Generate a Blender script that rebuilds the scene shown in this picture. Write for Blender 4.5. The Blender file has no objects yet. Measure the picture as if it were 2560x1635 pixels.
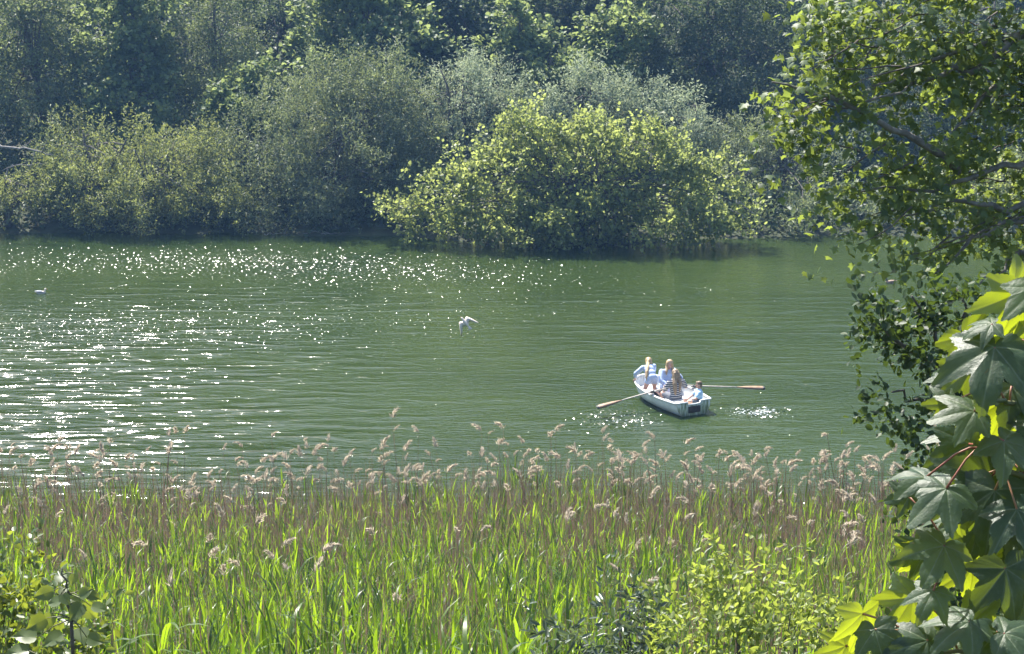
import bpy, math, random
import numpy as np
from mathutils import Vector, Matrix

sc = bpy.context.scene
COL = sc.collection
PI = math.pi
rad = math.radians

# ------------------------------------------------------------------ camera
CAM_H, PITCH, F_PX = 14.2, rad(12.8), 4500.0
cam_d = bpy.data.cameras.new('camera')
cam_d.sensor_width = 36.0
cam_d.lens = 36.0 * F_PX / 2560.0
cam_d.clip_start, cam_d.clip_end = 0.05, 2000.0
cam = bpy.data.objects.new('camera', cam_d)
COL.objects.link(cam)
cam.location = (0, 0, CAM_H)
cam.rotation_euler = (PI / 2 - PITCH, 0, 0)
sc.camera = cam

# ------------------------------------------------------------------ sky, sun, exposure
SUN_EL, SUN_AZ = rad(55), rad(-30)          # azimuth from +Y, negative = towards -X
SUN_DIR = Vector((math.sin(SUN_AZ) * math.cos(SUN_EL), math.cos(SUN_AZ) * math.cos(SUN_EL), math.sin(SUN_EL)))
world = bpy.data.worlds.new('World')
sc.world = world
world.use_nodes = True
wn = world.node_tree
wn.nodes.clear()
w_out = wn.nodes.new('ShaderNodeOutputWorld')
w_bg = wn.nodes.new('ShaderNodeBackground')
w_sky = wn.nodes.new('ShaderNodeTexSky')
w_sky.sky_type = 'NISHITA'
w_sky.sun_disc = False
w_sky.sun_elevation = SUN_EL
w_sky.sun_rotation = SUN_AZ
w_sky.air_density, w_sky.dust_density, w_sky.ozone_density = 1.0, 2.2, 1.0
w_bg.inputs['Strength'].default_value = 0.11
wn.links.new(w_sky.outputs[0], w_bg.inputs['Color'])
wn.links.new(w_bg.outputs[0], w_out.inputs['Surface'])

sun_d = bpy.data.lights.new('sun', 'SUN')
sun_d.energy = 5.0
sun_d.angle = rad(0.53)
sun_d.color = (1.0, 0.95, 0.86)
sun = bpy.data.objects.new('sun', sun_d)
COL.objects.link(sun)
sun.rotation_euler = (-SUN_DIR).to_track_quat('-Z', 'Y').to_euler()

sc.view_settings.view_transform = 'Standard'
sc.view_settings.look = 'None'
sc.view_settings.gamma = 1.0
sc.view_settings.use_curve_mapping = False
sc.view_settings.exposure = 1.52
sc.render.engine = 'CYCLES'
sc.cycles.max_bounces = 6
sc.cycles.diffuse_bounces = 3
sc.cycles.glossy_bounces = 3
sc.cycles.transmission_bounces = 4
sc.cycles.transparent_max_bounces = 6
sc.cycles.volume_bounces = 0
sc.cycles.caustics_reflective = False
sc.cycles.caustics_refractive = False
sc.cycles.use_denoising = True
sc.cycles.use_adaptive_sampling = True
sc.cycles.adaptive_threshold = 0.02

# ------------------------------------------------------------------ pixels to places
_R = np.array([1.0, 0, 0])
_U = np.array([0, math.sin(PITCH), math.cos(PITCH)])
_F = np.array([0, math.cos(PITCH), -math.sin(PITCH)])


def ray(px, py):
    return _R * (px - 1280) / F_PX - _U * (py - 817.5) / F_PX + _F


def on_y(px, py, Y):
    d = ray(px, py)
    return np.array([0, 0, CAM_H]) + d * (Y / d[1])


def on_z(px, py, z):
    d = ray(px, py)
    return np.array([0, 0, CAM_H]) + d * ((z - CAM_H) / d[2])


# ------------------------------------------------------------------ mesh helpers
def obj(name, me, parent=None, mat=None):
    if mat is not None and not len(me.materials):
        me.materials.append(mat)
    o = bpy.data.objects.new(name, me)
    COL.objects.link(o)
    if parent is not None:
        o.parent = parent
    return o


def empty(name, loc=(0, 0, 0)):
    o = bpy.data.objects.new(name, None)
    o.empty_display_size = 0.2
    COL.objects.link(o)
    o.location = tuple(float(v) for v in loc)
    return o


def tag(o, label=None, cat=None, group=None, kind=None):
    if label:
        o['label'] = label
    if cat:
        o['category'] = cat
    if group:
        o['group'] = group
    if kind:
        o['kind'] = kind
    return o


def np_mesh(name, V, faces, smooth=False, attrs=None, mat=None):
    """V (n,3); faces: list of int arrays (m,k)"""
    me = bpy.data.meshes.new(name)
    V = np.ascontiguousarray(V, dtype=np.float32)
    me.vertices.add(len(V))
    me.vertices.foreach_set('co', V.ravel())
    faces = [np.asarray(f, dtype=np.int32) for f in faces if len(f)]
    nl = sum(f.size for f in faces)
    nf = sum(len(f) for f in faces)
    me.loops.add(nl)
    me.polygons.add(nf)
    me.loops.foreach_set('vertex_index', np.concatenate([f.ravel() for f in faces]))
    starts, s = [], 0
    for f in faces:
        k = f.shape[1]
        starts.append(np.arange(len(f), dtype=np.int32) * k + s)
        s += f.size
    me.polygons.foreach_set('loop_start', np.concatenate(starts))
    if smooth:
        me.polygons.foreach_set('use_smooth', np.ones(nf, dtype=bool))
    for an, av in (attrs or {}).items():
        a = me.attributes.new(an, 'FLOAT', 'POINT')
        a.data.foreach_set('value', np.ascontiguousarray(av, dtype=np.float32))
    if mat is not None:
        me.materials.append(mat)
    me.update(calc_edges=True)
    me.validate()
    return me


class MB:
    """collects closed pieces that belong to ONE part"""

    def __init__(self):
        self.v, self.f, self.n = [], {}, 0

    def add(self, V, faces):
        self.v.append(np.asarray(V, float))
        for f in faces:
            f = np.asarray(f, int)
            if f.ndim == 1:
                f = f[None]
            self.f.setdefault(f.shape[1], []).append(f + self.n)
        self.n += len(V)
        return self

    def tube(self, pts, rr, sides=6, caps=True):
        P = np.asarray(pts, float)
        n = len(P)
        rr = np.broadcast_to(np.asarray(rr, float), (n,))
        T = np.gradient(P, axis=0)
        T /= np.linalg.norm(T, axis=1)[:, None] + 1e-9
        a = np.array([0, 0, 1.0]) if abs(T[0, 2]) < 0.9 else np.array([1.0, 0, 0])
        A = np.cross(T, a)
        A /= np.linalg.norm(A, axis=1)[:, None] + 1e-9
        B = np.cross(T, A)
        th = np.arange(sides) * 2 * PI / sides
        V = P[:, None] + rr[:, None, None] * (np.cos(th)[None, :, None] * A[:, None] + np.sin(th)[None, :, None] * B[:, None])
        V = V.reshape(-1, 3)
        i, j = np.meshgrid(np.arange(n - 1), np.arange(sides), indexing='ij')
        j2 = (j + 1) % sides
        q = np.stack([i * sides + j, i * sides + j2, (i + 1) * sides + j2, (i + 1) * sides + j], -1).reshape(-1, 4)
        fs = [q]
        if caps:
            fs += [np.arange(sides)[::-1][None], (np.arange(sides) + (n - 1) * sides)[None]]
        return self.add(V, fs)

    def ball(self, c, r, nu=14, nv=9, M=None):
        r = np.broadcast_to(np.asarray(r, float), (3,))
        V = [(0, 0, 1)]
        for i in range(1, nv):
            p = PI * i / nv
            for k in range(nu):
                t = 2 * PI * k / nu
                V.append((math.sin(p) * math.cos(t), math.sin(p) * math.sin(t), math.cos(p)))
        V.append((0, 0, -1))
        V = np.array(V) * r
        if M is not None:
            V = V @ np.asarray(M, float).T
        V = V + np.asarray(c, float)
        tri, quad = [], []
        for k in range(nu):
            k2 = (k + 1) % nu
            tri.append((0, 1 + k, 1 + k2))
            b = 1 + (nv - 2) * nu
            tri.append((b + k2, b + k, len(V) - 1))
            for i in range(nv - 2):
                a = 1 + i * nu
                quad.append((a + k, a + nu + k, a + nu + k2, a + k2))
        return self.add(V, [np.array(tri), np.array(quad)])

    def cone(self, p0, r0, p1, r1, sides=12):
        """rounded, tapered limb"""
        p0, p1 = np.asarray(p0, float), np.asarray(p1, float)
        d = p1 - p0
        L = np.linalg.norm(d) + 1e-9
        d = d / L
        pts, rr = [], []
        for a in (80, 55, 28):
            pts.append(p0 - d * r0 * math.sin(rad(a)))
            rr.append(r0 * math.cos(rad(a)))
        for t in (0, .25, .5, .75, 1):
            pts.append(p0 + d * L * t)
            rr.append(r0 + (r1 - r0) * t)
        for a in (28, 55, 80):
            pts.append(p1 + d * r1 * math.sin(rad(a)))
            rr.append(r1 * math.cos(rad(a)))
        return self.tube(pts, rr, sides)

    def box(self, c, s, M=None):
        V = np.array([(x, y, z) for x in (-.5, .5) for y in (-.5, .5) for z in (-.5, .5)]) * np.asarray(s, float)
        if M is not None:
            V = V @ np.asarray(M, float).T
        V = V + np.asarray(c, float)
        return self.add(V, [np.array([(0, 1, 3, 2), (4, 6, 7, 5), (0, 4, 5, 1), (2, 3, 7, 6), (0, 2, 6, 4), (1, 5, 7, 3)])])

    def mesh(self, name, mat=None, smooth=True):
        return np_mesh(name, np.concatenate(self.v), [np.concatenate(x) for x in self.f.values()], smooth, None, mat)

    def build(self, name, mat, parent=None, smooth=True, bevel=0):
        o = obj(name, self.mesh(name, mat, smooth), parent)
        if bevel:
            m = o.modifiers.new('bevel', 'BEVEL')
            m.width, m.segments = bevel, 2
        return o


def remeshed(mb, name, mat, parent, voxel=0.009, smooth=3, jitter=0.0):
    o = mb.build(name, mat, parent)
    m = o.modifiers.new('remesh', 'REMESH')
    m.mode, m.voxel_size, m.use_smooth_shade = 'VOXEL', voxel, True
    if smooth:
        s = o.modifiers.new('smooth', 'SMOOTH')
        s.factor, s.iterations = 0.5, smooth
    return o


# ------------------------------------------------------------------ materials
def new_mat(name):
    m = bpy.data.materials.new(name)
    m.use_nodes = True
    nt = m.node_tree
    nt.nodes.clear()
    out = nt.nodes.new('ShaderNodeOutputMaterial')
    return m, nt, out


def N(nt, t, **kw):
    n = nt.nodes.new(t)
    for k, v in kw.items():
        if k in n.inputs.keys():
            n.inputs[k].default_value = v
        else:
            setattr(n, k, v)
    return n


def c4(c):
    return (c[0], c[1], c[2], 1.0)


def plain(name, col, rough=0.5, col2=None, scale=6.0, detail=4.0, bump=0.0, spec=0.5, coord='Object'):
    m, nt, out = new_mat(name)
    p = N(nt, 'ShaderNodeBsdfPrincipled', Roughness=rough)
    p.inputs['Specular IOR Level'].default_value = spec
    p.inputs['Base Color'].default_value = c4(col)
    if col2 is not None or bump:
        tc = N(nt, 'ShaderNodeTexCoord')
        no = N(nt, 'ShaderNodeTexNoise', Scale=scale, Detail=detail, Roughness=0.6)
        nt.links.new(tc.outputs[coord], no.inputs['Vector'])
        if col2 is not None:
            rp = N(nt, 'ShaderNodeValToRGB')
            rp.color_ramp.elements[0].position, rp.color_ramp.elements[1].position = 0.35, 0.65
            rp.color_ramp.elements[0].color, rp.color_ramp.elements[1].color = c4(col), c4(col2)
            nt.links.new(no.outputs[0], rp.inputs[0])
            nt.links.new(rp.outputs[0], p.inputs['Base Color'])
        if bump:
            b = N(nt, 'ShaderNodeBump', Strength=1.0, Distance=bump)
            nt.links.new(no.outputs[0], b.inputs['Height'])
            nt.links.new(b.outputs[0], p.inputs['Normal'])
    nt.links.new(p.outputs[0], out.inputs['Surface'])
    return m


def leaf_mat(name, dark, light, trans, tfac=0.4, rough=0.45, spec=0.35, vein=None, tdark=None):
    """dark..light by the leaf's own tint; trans = colour of light coming through the blade"""
    m, nt, out = new_mat(name)
    at = N(nt, 'ShaderNodeAttribute', attribute_name='tint')
    mix = N(nt, 'ShaderNodeMix', data_type='RGBA')
    nt.links.new(at.outputs['Fac'], mix.inputs[0])
    mix.inputs[6].default_value, mix.inputs[7].default_value = c4(dark), c4(light)
    colour = mix.outputs[2]
    mixt = N(nt, 'ShaderNodeMix', data_type='RGBA')
    nt.links.new(at.outputs['Fac'], mixt.inputs[0])
    td = tdark or tuple(0.55 * v for v in trans)
    mixt.inputs[6].default_value, mixt.inputs[7].default_value = c4(td), c4(trans)
    tcol = mixt.outputs[2]
    p = N(nt, 'ShaderNodeBsdfPrincipled', Roughness=rough)
    p.inputs['Specular IOR Level'].default_value = spec
    t = N(nt, 'ShaderNodeBsdfTranslucent')
    if vein:
        va = N(nt, 'ShaderNodeAttribute', attribute_name='vein')
        m2 = N(nt, 'ShaderNodeMix', data_type='RGBA')
        nt.links.new(va.outputs['Fac'], m2.inputs[0])
        nt.links.new(colour, m2.inputs[6])
        m2.inputs[7].default_value = c4(vein)
        colour = m2.outputs[2]
        m3 = N(nt, 'ShaderNodeMix', data_type='RGBA', blend_type='MULTIPLY')
        nt.links.new(va.outputs['Fac'], m3.inputs[0])
        nt.links.new(tcol, m3.inputs[6])
        m3.inputs[7].default_value = (0.55, 0.5, 0.5, 1)
        tcol = m3.outputs[2]
        tc = N(nt, 'ShaderNodeTexCoord')
        no = N(nt, 'ShaderNodeTexNoise', Scale=9.0, Detail=5.0, Roughness=0.65)
        nt.links.new(tc.outputs['Object'], no.inputs['Vector'])
        m4 = N(nt, 'ShaderNodeMix', data_type='RGBA', blend_type='MULTIPLY')
        mr = N(nt, 'ShaderNodeMapRange')
        mr.inputs['From Min'].default_value, mr.inputs['From Max'].default_value = 0.3, 0.7
        mr.inputs['To Min'].default_value, mr.inputs['To Max'].default_value = 0.72, 1.15
        nt.links.new(no.outputs[0], mr.inputs[0])
        m4.inputs[0].default_value = 1.0
        nt.links.new(colour, m4.inputs[6])
        nt.links.new(mr.outputs[0], m4.inputs[7])
        colour = m4.outputs[2]
        sp = N(nt, 'ShaderNodeTexNoise', Scale=16.0, Detail=2.0, Roughness=0.5)
        nt.links.new(tc.outputs['Object'], sp.inputs['Vector'])
        sm = N(nt, 'ShaderNodeMapRange', interpolation_type='SMOOTHSTEP')
        sm.inputs['From Min'].default_value, sm.inputs['From Max'].default_value = 0.70, 0.76
        nt.links.new(sp.outputs[0], sm.inputs[0])
        m5 = N(nt, 'ShaderNodeMix', data_type='RGBA')
        nt.links.new(sm.outputs[0], m5.inputs[0])
        nt.links.new(colour, m5.inputs[6])
        m5.inputs[7].default_value = (0.10, 0.07, 0.03, 1)
        colour = m5.outputs[2]
        b = N(nt, 'ShaderNodeBump', Strength=0.35, Distance=0.006)
        nt.links.new(no.outputs[0], b.inputs['Height'])
        nt.links.new(b.outputs[0], p.inputs['Normal'])
    nt.links.new(colour, p.inputs['Base Color'])
    nt.links.new(tcol, t.inputs['Color'])
    ms = N(nt, 'ShaderNodeMixShader')
    ms.inputs[0].default_value = tfac
    nt.links.new(p.outputs[0], ms.inputs[1])
    nt.links.new(t.outputs[0], ms.inputs[2])
    nt.links.new(ms.outputs[0], out.inputs['Surface'])
    return m


M = {}
M['bark'] = plain('bark', (0.06, 0.05, 0.04), 0.9, (0.13, 0.115, 0.095), 9, 6, 0.02)
M['pale_bark'] = plain('pale_bark', (0.08, 0.075, 0.065), 0.9, (0.18, 0.17, 0.15), 12, 6, 0.01)
M['dead_wood'] = plain('dead_wood', (0.12, 0.11, 0.10), 0.9, (0.26, 0.245, 0.23), 9, 5, 0.01)
M['willow'] = leaf_mat('willow_leaf', (0.07, 0.10, 0.06), (0.27, 0.31, 0.19), (0.30, 0.35, 0.13), 0.38, 0.5, 0.3)
M['willow_y'] = leaf_mat('yellowish_willow_leaf', (0.075, 0.105, 0.05), (0.29, 0.325, 0.15), (0.38, 0.42, 0.11), 0.4, 0.5, 0.3)  # yellower than the other willow leaf
M['silver'] = leaf_mat('silver_willow_leaf', (0.18, 0.235, 0.16), (0.43, 0.49, 0.34), (0.42, 0.48, 0.27), 0.42, 0.5, 0.3)
M['lime'] = leaf_mat('lime_leaf', (0.075, 0.11, 0.04), (0.27, 0.31, 0.13), (0.48, 0.55, 0.15), 0.52, 0.45, 0.3)
M['sycamore'] = leaf_mat('far_sycamore_leaf', (0.055, 0.095, 0.045), (0.18, 0.24, 0.11), (0.38, 0.46, 0.15), 0.47, 0.5, 0.2)
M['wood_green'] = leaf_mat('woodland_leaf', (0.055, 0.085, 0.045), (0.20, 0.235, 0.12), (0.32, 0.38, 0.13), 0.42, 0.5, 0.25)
M['wood_dark'] = leaf_mat('dark_woodland_leaf', (0.028, 0.052, 0.033), (0.105, 0.145, 0.08), (0.19, 0.25, 0.10), 0.38, 0.5, 0.25)  # shade of the inner wood put into a darker leaf colour
M['near_syc'] = leaf_mat('near_sycamore_leaf', (0.034, 0.066, 0.034), (0.095, 0.14, 0.06), (0.34, 0.43, 0.07), 0.42, 0.5, 0.3)
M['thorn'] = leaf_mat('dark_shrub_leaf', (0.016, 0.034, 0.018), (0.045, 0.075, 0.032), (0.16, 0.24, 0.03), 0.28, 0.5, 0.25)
M['sallow'] = leaf_mat('sallow_leaf', (0.09, 0.13, 0.04), (0.24, 0.29, 0.10), (0.50, 0.60, 0.09), 0.46, 0.45, 0.4)
M['buddleia'] = leaf_mat('grey_shrub_leaf', (0.035, 0.06, 0.035), (0.17, 0.21, 0.16), (0.16, 0.22, 0.07), 0.3, 0.35, 0.5)
M['bramble'] = leaf_mat('bramble_leaf', (0.05, 0.085, 0.025), (0.13, 0.17, 0.07), (0.38, 0.45, 0.04), 0.4, 0.4, 0.45)
M['big_leaf'] = leaf_mat('big_sycamore_leaf', (0.022, 0.05, 0.03), (0.06, 0.10, 0.055), (0.50, 0.60, 0.02), 0.40, 0.42, 0.45,
                         vein=(0.17, 0.22, 0.12), tdark=(0.14, 0.20, 0.012))
M['reed'] = leaf_mat('reed_blade', (0.025, 0.06, 0.014), (0.10, 0.16, 0.03), (0.42, 0.62, 0.02), 0.43, 0.42, 0.4, tdark=(0.10, 0.19, 0.012))
M['grass'] = leaf_mat('grass_blade', (0.02, 0.04, 0.014), (0.06, 0.09, 0.03), (0.12, 0.19, 0.02), 0.35, 0.5, 0.3)  # shade of the gaps between reeds put into the grass colour
M['dry'] = leaf_mat('dry_reed_stalk', (0.15, 0.09, 0.058), (0.36, 0.26, 0.185), (0.36, 0.25, 0.17), 0.25, 0.6, 0.3)
M['plume'] = leaf_mat('dry_reed_plume', (0.50, 0.42, 0.32), (0.80, 0.72, 0.59), (0.78, 0.68, 0.53), 0.48, 0.8, 0.1)
M['petiole'] = plain('petiole', (0.20, 0.05, 0.035), 0.5, (0.28, 0.16, 0.06), 14)
M['green_stem'] = plain('green_stem', (0.07, 0.10, 0.03), 0.6, (0.12, 0.11, 0.05), 10)

# ------------------------------------------------------------------ the land
def near_z(y):
    return np.interp(y, [-60, -2, 3, 15, 24, 36, 40.5, 44], [15.5, 12.7, 11.7, 6.4, 3.5, .5, -.25, -1.3])


def far_shore(x):
    return 82.3 - 0.02 * (x + 23) - 2.6 * np.exp(-((x - 2.5) / 7.5) ** 2) + 0.35 * np.sin(x * 0.9) + 0.2 * np.sin(x * 2.3 + 1)


def ground(x, y):
    x, y = np.asarray(x, float), np.asarray(y, float)
    d = y - far_shore(x)
    far = np.interp(d, [-8, -1.2, 0, 1.2, 5, 16, 40, 90, 150, 330], [-1.4, -.35, .02, .35, 1.0, 4.6, 15, 44, 62, 66])  # hill raised out of view so the lake reflects it
    rough = 0.10 * np.sin(x * 1.7 + y * 0.6) + 0.07 * np.sin(x * 3.9 - y * 2.3) + .05 * np.sin(y * 5.1 + x)
    z = np.where(y < 60, near_z(y), far)
    return z + rough * np.clip(np.abs(z) * 1.5, 0, 1)


gx = np.concatenate([np.linspace(-420, -70, 15)[:-1], np.linspace(-70, 70, 141), np.linspace(70, 420, 15)[1:]])
gy = np.concatenate([np.linspace(-60, 0, 13)[:-1], np.linspace(0, 46, 70), np.linspace(47, 76, 12), np.linspace(77, 130, 80), np.linspace(135, 410, 20)])
GX, GY = np.meshgrid(gx, gy, indexing='ij')
V = np.stack([GX, GY, ground(GX, GY)], -1).reshape(-1, 3)
ni, nj = len(gx), len(gy)
I, J = np.meshgrid(np.arange(ni - 1), np.arange(nj - 1), indexing='ij')
Q = np.stack([I * nj + J, (I + 1) * nj + J, (I + 1) * nj + J + 1, I * nj + J + 1], -1).reshape(-1, 4)
M['soil'] = plain('soil', (0.025, 0.028, 0.013), 0.95, (0.04, 0.055, 0.02), 1.8, 8, 0.06)  # dark tone also stands in for shade between the far trees
tag(obj('ground', np_mesh('ground', V, [Q], True, None, M['soil'])), kind='structure')

# ------------------------------------------------------------------ the water
wx = np.linspace(-70, 70, 281)
wy = np.linspace(33, 90, 229)
WX, WY = np.meshgrid(wx, wy, indexing='ij')


def blob(px, py, rx, ry, a=1.0):
    """wind-ruffled patch centred where (px, py) meets the lake; radii in pixels there"""
    c = on_z(px, py, 0)
    e = on_z(px + rx, py, 0)
    n1, n2 = on_z(px, py - ry, 0), on_z(px, py + ry, 0)
    sx, sy = abs(e[0] - c[0]), 0.5 * abs(n1[1] - n2[1])
    return a * np.exp(-(((WX - c[0]) / sx) ** 2 + ((WY - c[1]) / sy) ** 2))


# broad ripples (long crests reflecting sky), and short chop (sparkle)
swell = 0.12 + blob(50, 1100, 850, 160, 1.05) + blob(150, 900, 700, 110, .8) + blob(700, 760, 800, 80, .35) + blob(1800, 880, 450, 110, .30) \
    + blob(2150, 800, 260, 80, .35) + blob(1750, 1080, 260, 60, .35) - blob(1150, 950, 330, 120, .10)
chop = 0.16 + blob(400, 650, 620, 42, .95) + blob(1050, 675, 420, 45, .8) + blob(150, 830, 560, 70, .85) + blob(900, 800, 500, 60, .40) + blob(1600, 720, 700, 60, .30) \
    + blob(1540, 1048, 110, 28, 1.8) + blob(1895, 1030, 90, 20, 2.0) + blob(1780, 1110, 300, 40, .25) + blob(2080, 690, 130, 18, .35)
shore_calm = 1 - np.exp(-np.clip((far_shore(WX) - WY) / 2.2, 0, 50) ** 2)
ni, nj = len(wx), len(wy)
I, J = np.meshgrid(np.arange(ni - 1), np.arange(nj - 1), indexing='ij')
Q = np.stack([I * nj + J, (I + 1) * nj + J, (I + 1) * nj + J + 1, I * nj + J + 1], -1).reshape(-1, 4)
V = np.stack([WX, WY, 0 * WX], -1).reshape(-1, 3)


def water_material():
    m, nt, out = new_mat('lake_water')
    L = nt.links
    tc = N(nt, 'ShaderNodeTexCoord')
    geo = tc.outputs['Object']
    sw = N(nt, 'ShaderNodeAttribute', attribute_name='swell')
    ch = N(nt, 'ShaderNodeAttribute', attribute_name='chop')

    def noise(rot, sx, sy, detail, rough, dist=0.0):
        mp = N(nt, 'ShaderNodeMapping')
        mp.inputs['Rotation'].default_value = (0, 0, rad(rot))
        mp.inputs['Scale'].default_value = (sx, sy, 1)
        L.new(geo, mp.inputs[0])
        no = N(nt, 'ShaderNodeTexNoise', Scale=1.0, Detail=detail, Roughness=rough, Distortion=dist)
        no.noise_dimensions = '2D'
        L.new(mp.outputs[0], no.inputs['Vector'])
        return no.outputs[0]

    def mul(a, b):
        n = N(nt, 'ShaderNodeMath', operation='MULTIPLY')
        for i, v in enumerate((a, b)):
            if isinstance(v, (int, float)):
                n.inputs[i].default_value = v
            else:
                L.new(v, n.inputs[i])
        return n.outputs[0]

    def add(a, b):
        n = N(nt, 'ShaderNodeMath', operation='ADD')
        L.new(a, n.inputs[0])
        L.new(b, n.inputs[1])
        return n.outputs[0]

    def mr(v, lo, hi, to0=0.0, to1=1.0):
        n = N(nt, 'ShaderNodeMapRange', interpolation_type='SMOOTHSTEP')
        n.inputs['From Min'].default_value, n.inputs['From Max'].default_value = lo, hi
        n.inputs['To Min'].default_value, n.inputs['To Max'].default_value = to0, to1
        L.new(v, n.inputs[0])
        return n.outputs[0]

    # gentle undulation everywhere
    pw = N(nt, 'ShaderNodeMath', operation='POWER')
    pw.inputs[1].default_value = 3.0
    L.new(noise(-16, 0.42, 1.75, 1.5, 0.45, 0.4), pw.inputs[0])
    h1 = mul(mul(pw.outputs[0], sw.outputs['Fac']), WAVE[0])
    h3 = mul(noise(-12, 2.6, 7.5, 2.5, 0.55), WAVE[2])
    b = N(nt, 'ShaderNodeBump', Strength=1.0, Distance=1.0)
    if 'Filter Width' in b.inputs.keys():
        b.inputs['Filter Width'].default_value = 0.3
    L.new(add(h1, h3), b.inputs['Height'])
    # steep faces of the wavelets: long crests where there is swell, short ones where the wind chops
    crest = mr(add(noise(-14, 0.75, 5.6, 2.0, 0.5, 0.3), mul(sw.outputs['Fac'], CREST[0])), CREST[1], CREST[1] + .05)
    dot = mr(add(noise(-8, 10.0, 5.0, 1.0, 0.5), mul(ch.outputs['Fac'], DOT[0])), DOT[1], DOT[1] + .07)
    vary = mr(noise(20, 1.7, 2.3, 1.0, 0.5), .3, .7, .35, 1.25)
    sy = add(mul(mul(crest, vary), -.285), mul(mul(dot, vary), -.56))
    sx = add(mul(crest, -.08), mul(dot, mr(noise(50, 2.1, 2.9, 1.0, 0.5), .25, .75, -.42, .20)))
    cx = N(nt, 'ShaderNodeCombineXYZ')
    L.new(sx, cx.inputs[0])
    L.new(sy, cx.inputs[1])
    va = N(nt, 'ShaderNodeVectorMath', operation='ADD')
    L.new(b.outputs[0], va.inputs[0])
    L.new(cx.outputs[0], va.inputs[1])
    vn = N(nt, 'ShaderNodeVectorMath', operation='NORMALIZE')
    L.new(va.outputs[0], vn.inputs[0])
    p = N(nt, 'ShaderNodeBsdfPrincipled', Roughness=0.115, IOR=1.333)
    no = noise(0, 0.10, 0.16, 3.0, 0.5)
    rp = N(nt, 'ShaderNodeValToRGB')
    rp.color_ramp.elements[0].position, rp.color_ramp.elements[1].position = 0.3, 0.7
    rp.color_ramp.elements[0].color = c4((0.018, 0.032, 0.007))
    rp.color_ramp.elements[1].color = c4((0.027, 0.044, 0.0105))
    L.new(no, rp.inputs[0])
    L.new(rp.outputs[0], p.inputs['Base Color'])
    L.new(vn.outputs[0], p.inputs['Normal'])
    L.new(p.outputs[0], out.inputs['Surface'])
    return m


WAVE = (0.17, 0.0, 0.022)
CREST = (0.18, 0.78)
DOT = (0.20, 0.815)
water = obj('water', np_mesh('water', V, [Q], True, {'swell': np.clip(swell * shore_calm, .02, 2).ravel(), 'chop': np.clip(chop * shore_calm, .03, 2).ravel()}, water_material()))
tag(water, kind='structure')

# ------------------------------------------------------------------ leaves
T_DIAMOND = (np.array([(0, 0, 0), (.45, -.5, .10), (1, 0, -.06), (.45, .5, .10)], float), [np.array([(0, 1, 2), (0, 2, 3)])])
T_BROAD = (np.array([(0, 0, 0), (.30, -.50, .06), (.75, -.34, .02), (1, 0, -.1), (.75, .34, .02), (.30, .5, .06)], float),
           [np.array([(0, 1, 2, 3), (0, 3, 4, 5)])])
T_OVAL = (np.array([(0, 0, 0), (.22, -.36, .05), (.55, -.5, .06), (.84, -.27, .0), (1, 0, -.06), (.84, .27, 0), (.55, .5, .06), (.22, .36, .05), (.5, 0, -.04)], float),
          [np.array([(0, 1, 8), (1, 2, 8), (2, 3, 8), (3, 4, 8), (4, 5, 8), (5, 6, 8), (6, 7, 8), (7, 0, 8)])])
_ov = [(.0, .10), (.06, .34), (.16, .40), (.20, .47), (.34, .47), (.38, .50), (.52, .42), (.56, .44), (.70, .27), (.74, .28), (.86, .11)]
_ovp = [(0.05, 0, 0)] + [(x, -y, .16 * y - .10 * x * x) for x, y in _ov] + [(1.05, 0, -.2)] + [(x, y, .16 * y - .10 * x * x) for x, y in _ov[::-1]] + [(.45, 0, -.04)]
T_OVATE = (np.array(_ovp, float), [np.array([(i, (i + 1) % 24, 24) for i in range(24)])])
_mo = [(0, 0), (.02, .42), (.22, .26), (.36, .62), (.52, .30), (1.0, 0)]
_mp = [(0, 0, -.0)] + [(x, -y, -.10 * y) for x, y in _mo[1:-1]] + [(1.0, 0, -.16)] + [(x, y, -.10 * y) for x, y in _mo[1:-1][::-1]] + [(.3, 0, .05)]
T_MAPLE = (np.array(_mp, float), [np.array([(i, (i + 1) % 10, 10) for i in range(10)])])


def unit(a):
    return a / (np.linalg.norm(a, axis=-1, keepdims=True) + 1e-9)


def expand(tpl, P, D, Nn, length, width):
    """P base points, D leaf axes, Nn blade normals"""
    tv, tf = tpl
    D = unit(D)
    B = unit(np.cross(Nn, D))
    W = np.cross(D, B)
    length, width = np.asarray(length, float), np.asarray(width, float)
    Vv = (P[:, None] + tv[None, :, 0, None] * (D * length[:, None])[:, None] + tv[None, :, 1, None] * (B * width[:, None])[:, None]
          + tv[None, :, 2, None] * (W * length[:, None])[:, None]).reshape(-1, 3)
    k = len(tv)
    off = (np.arange(len(P)) * k)[:, None, None]
    return Vv, [(f[None] + off).reshape(-1, f.shape[1]) for f in tf]


def leaf_mesh(name, tpl, L, mat):
    P, D, Nn, ln, wd, tint = L
    Vv, ff = expand(tpl, P, D, Nn, ln, wd)
    return np_mesh(name, Vv, ff, False, {'tint': np.repeat(tint, len(tpl[0]))}, mat)


def cat_leaves(ls):
    return tuple(np.concatenate([l[i] for l in ls]) for i in range(6))


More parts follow.
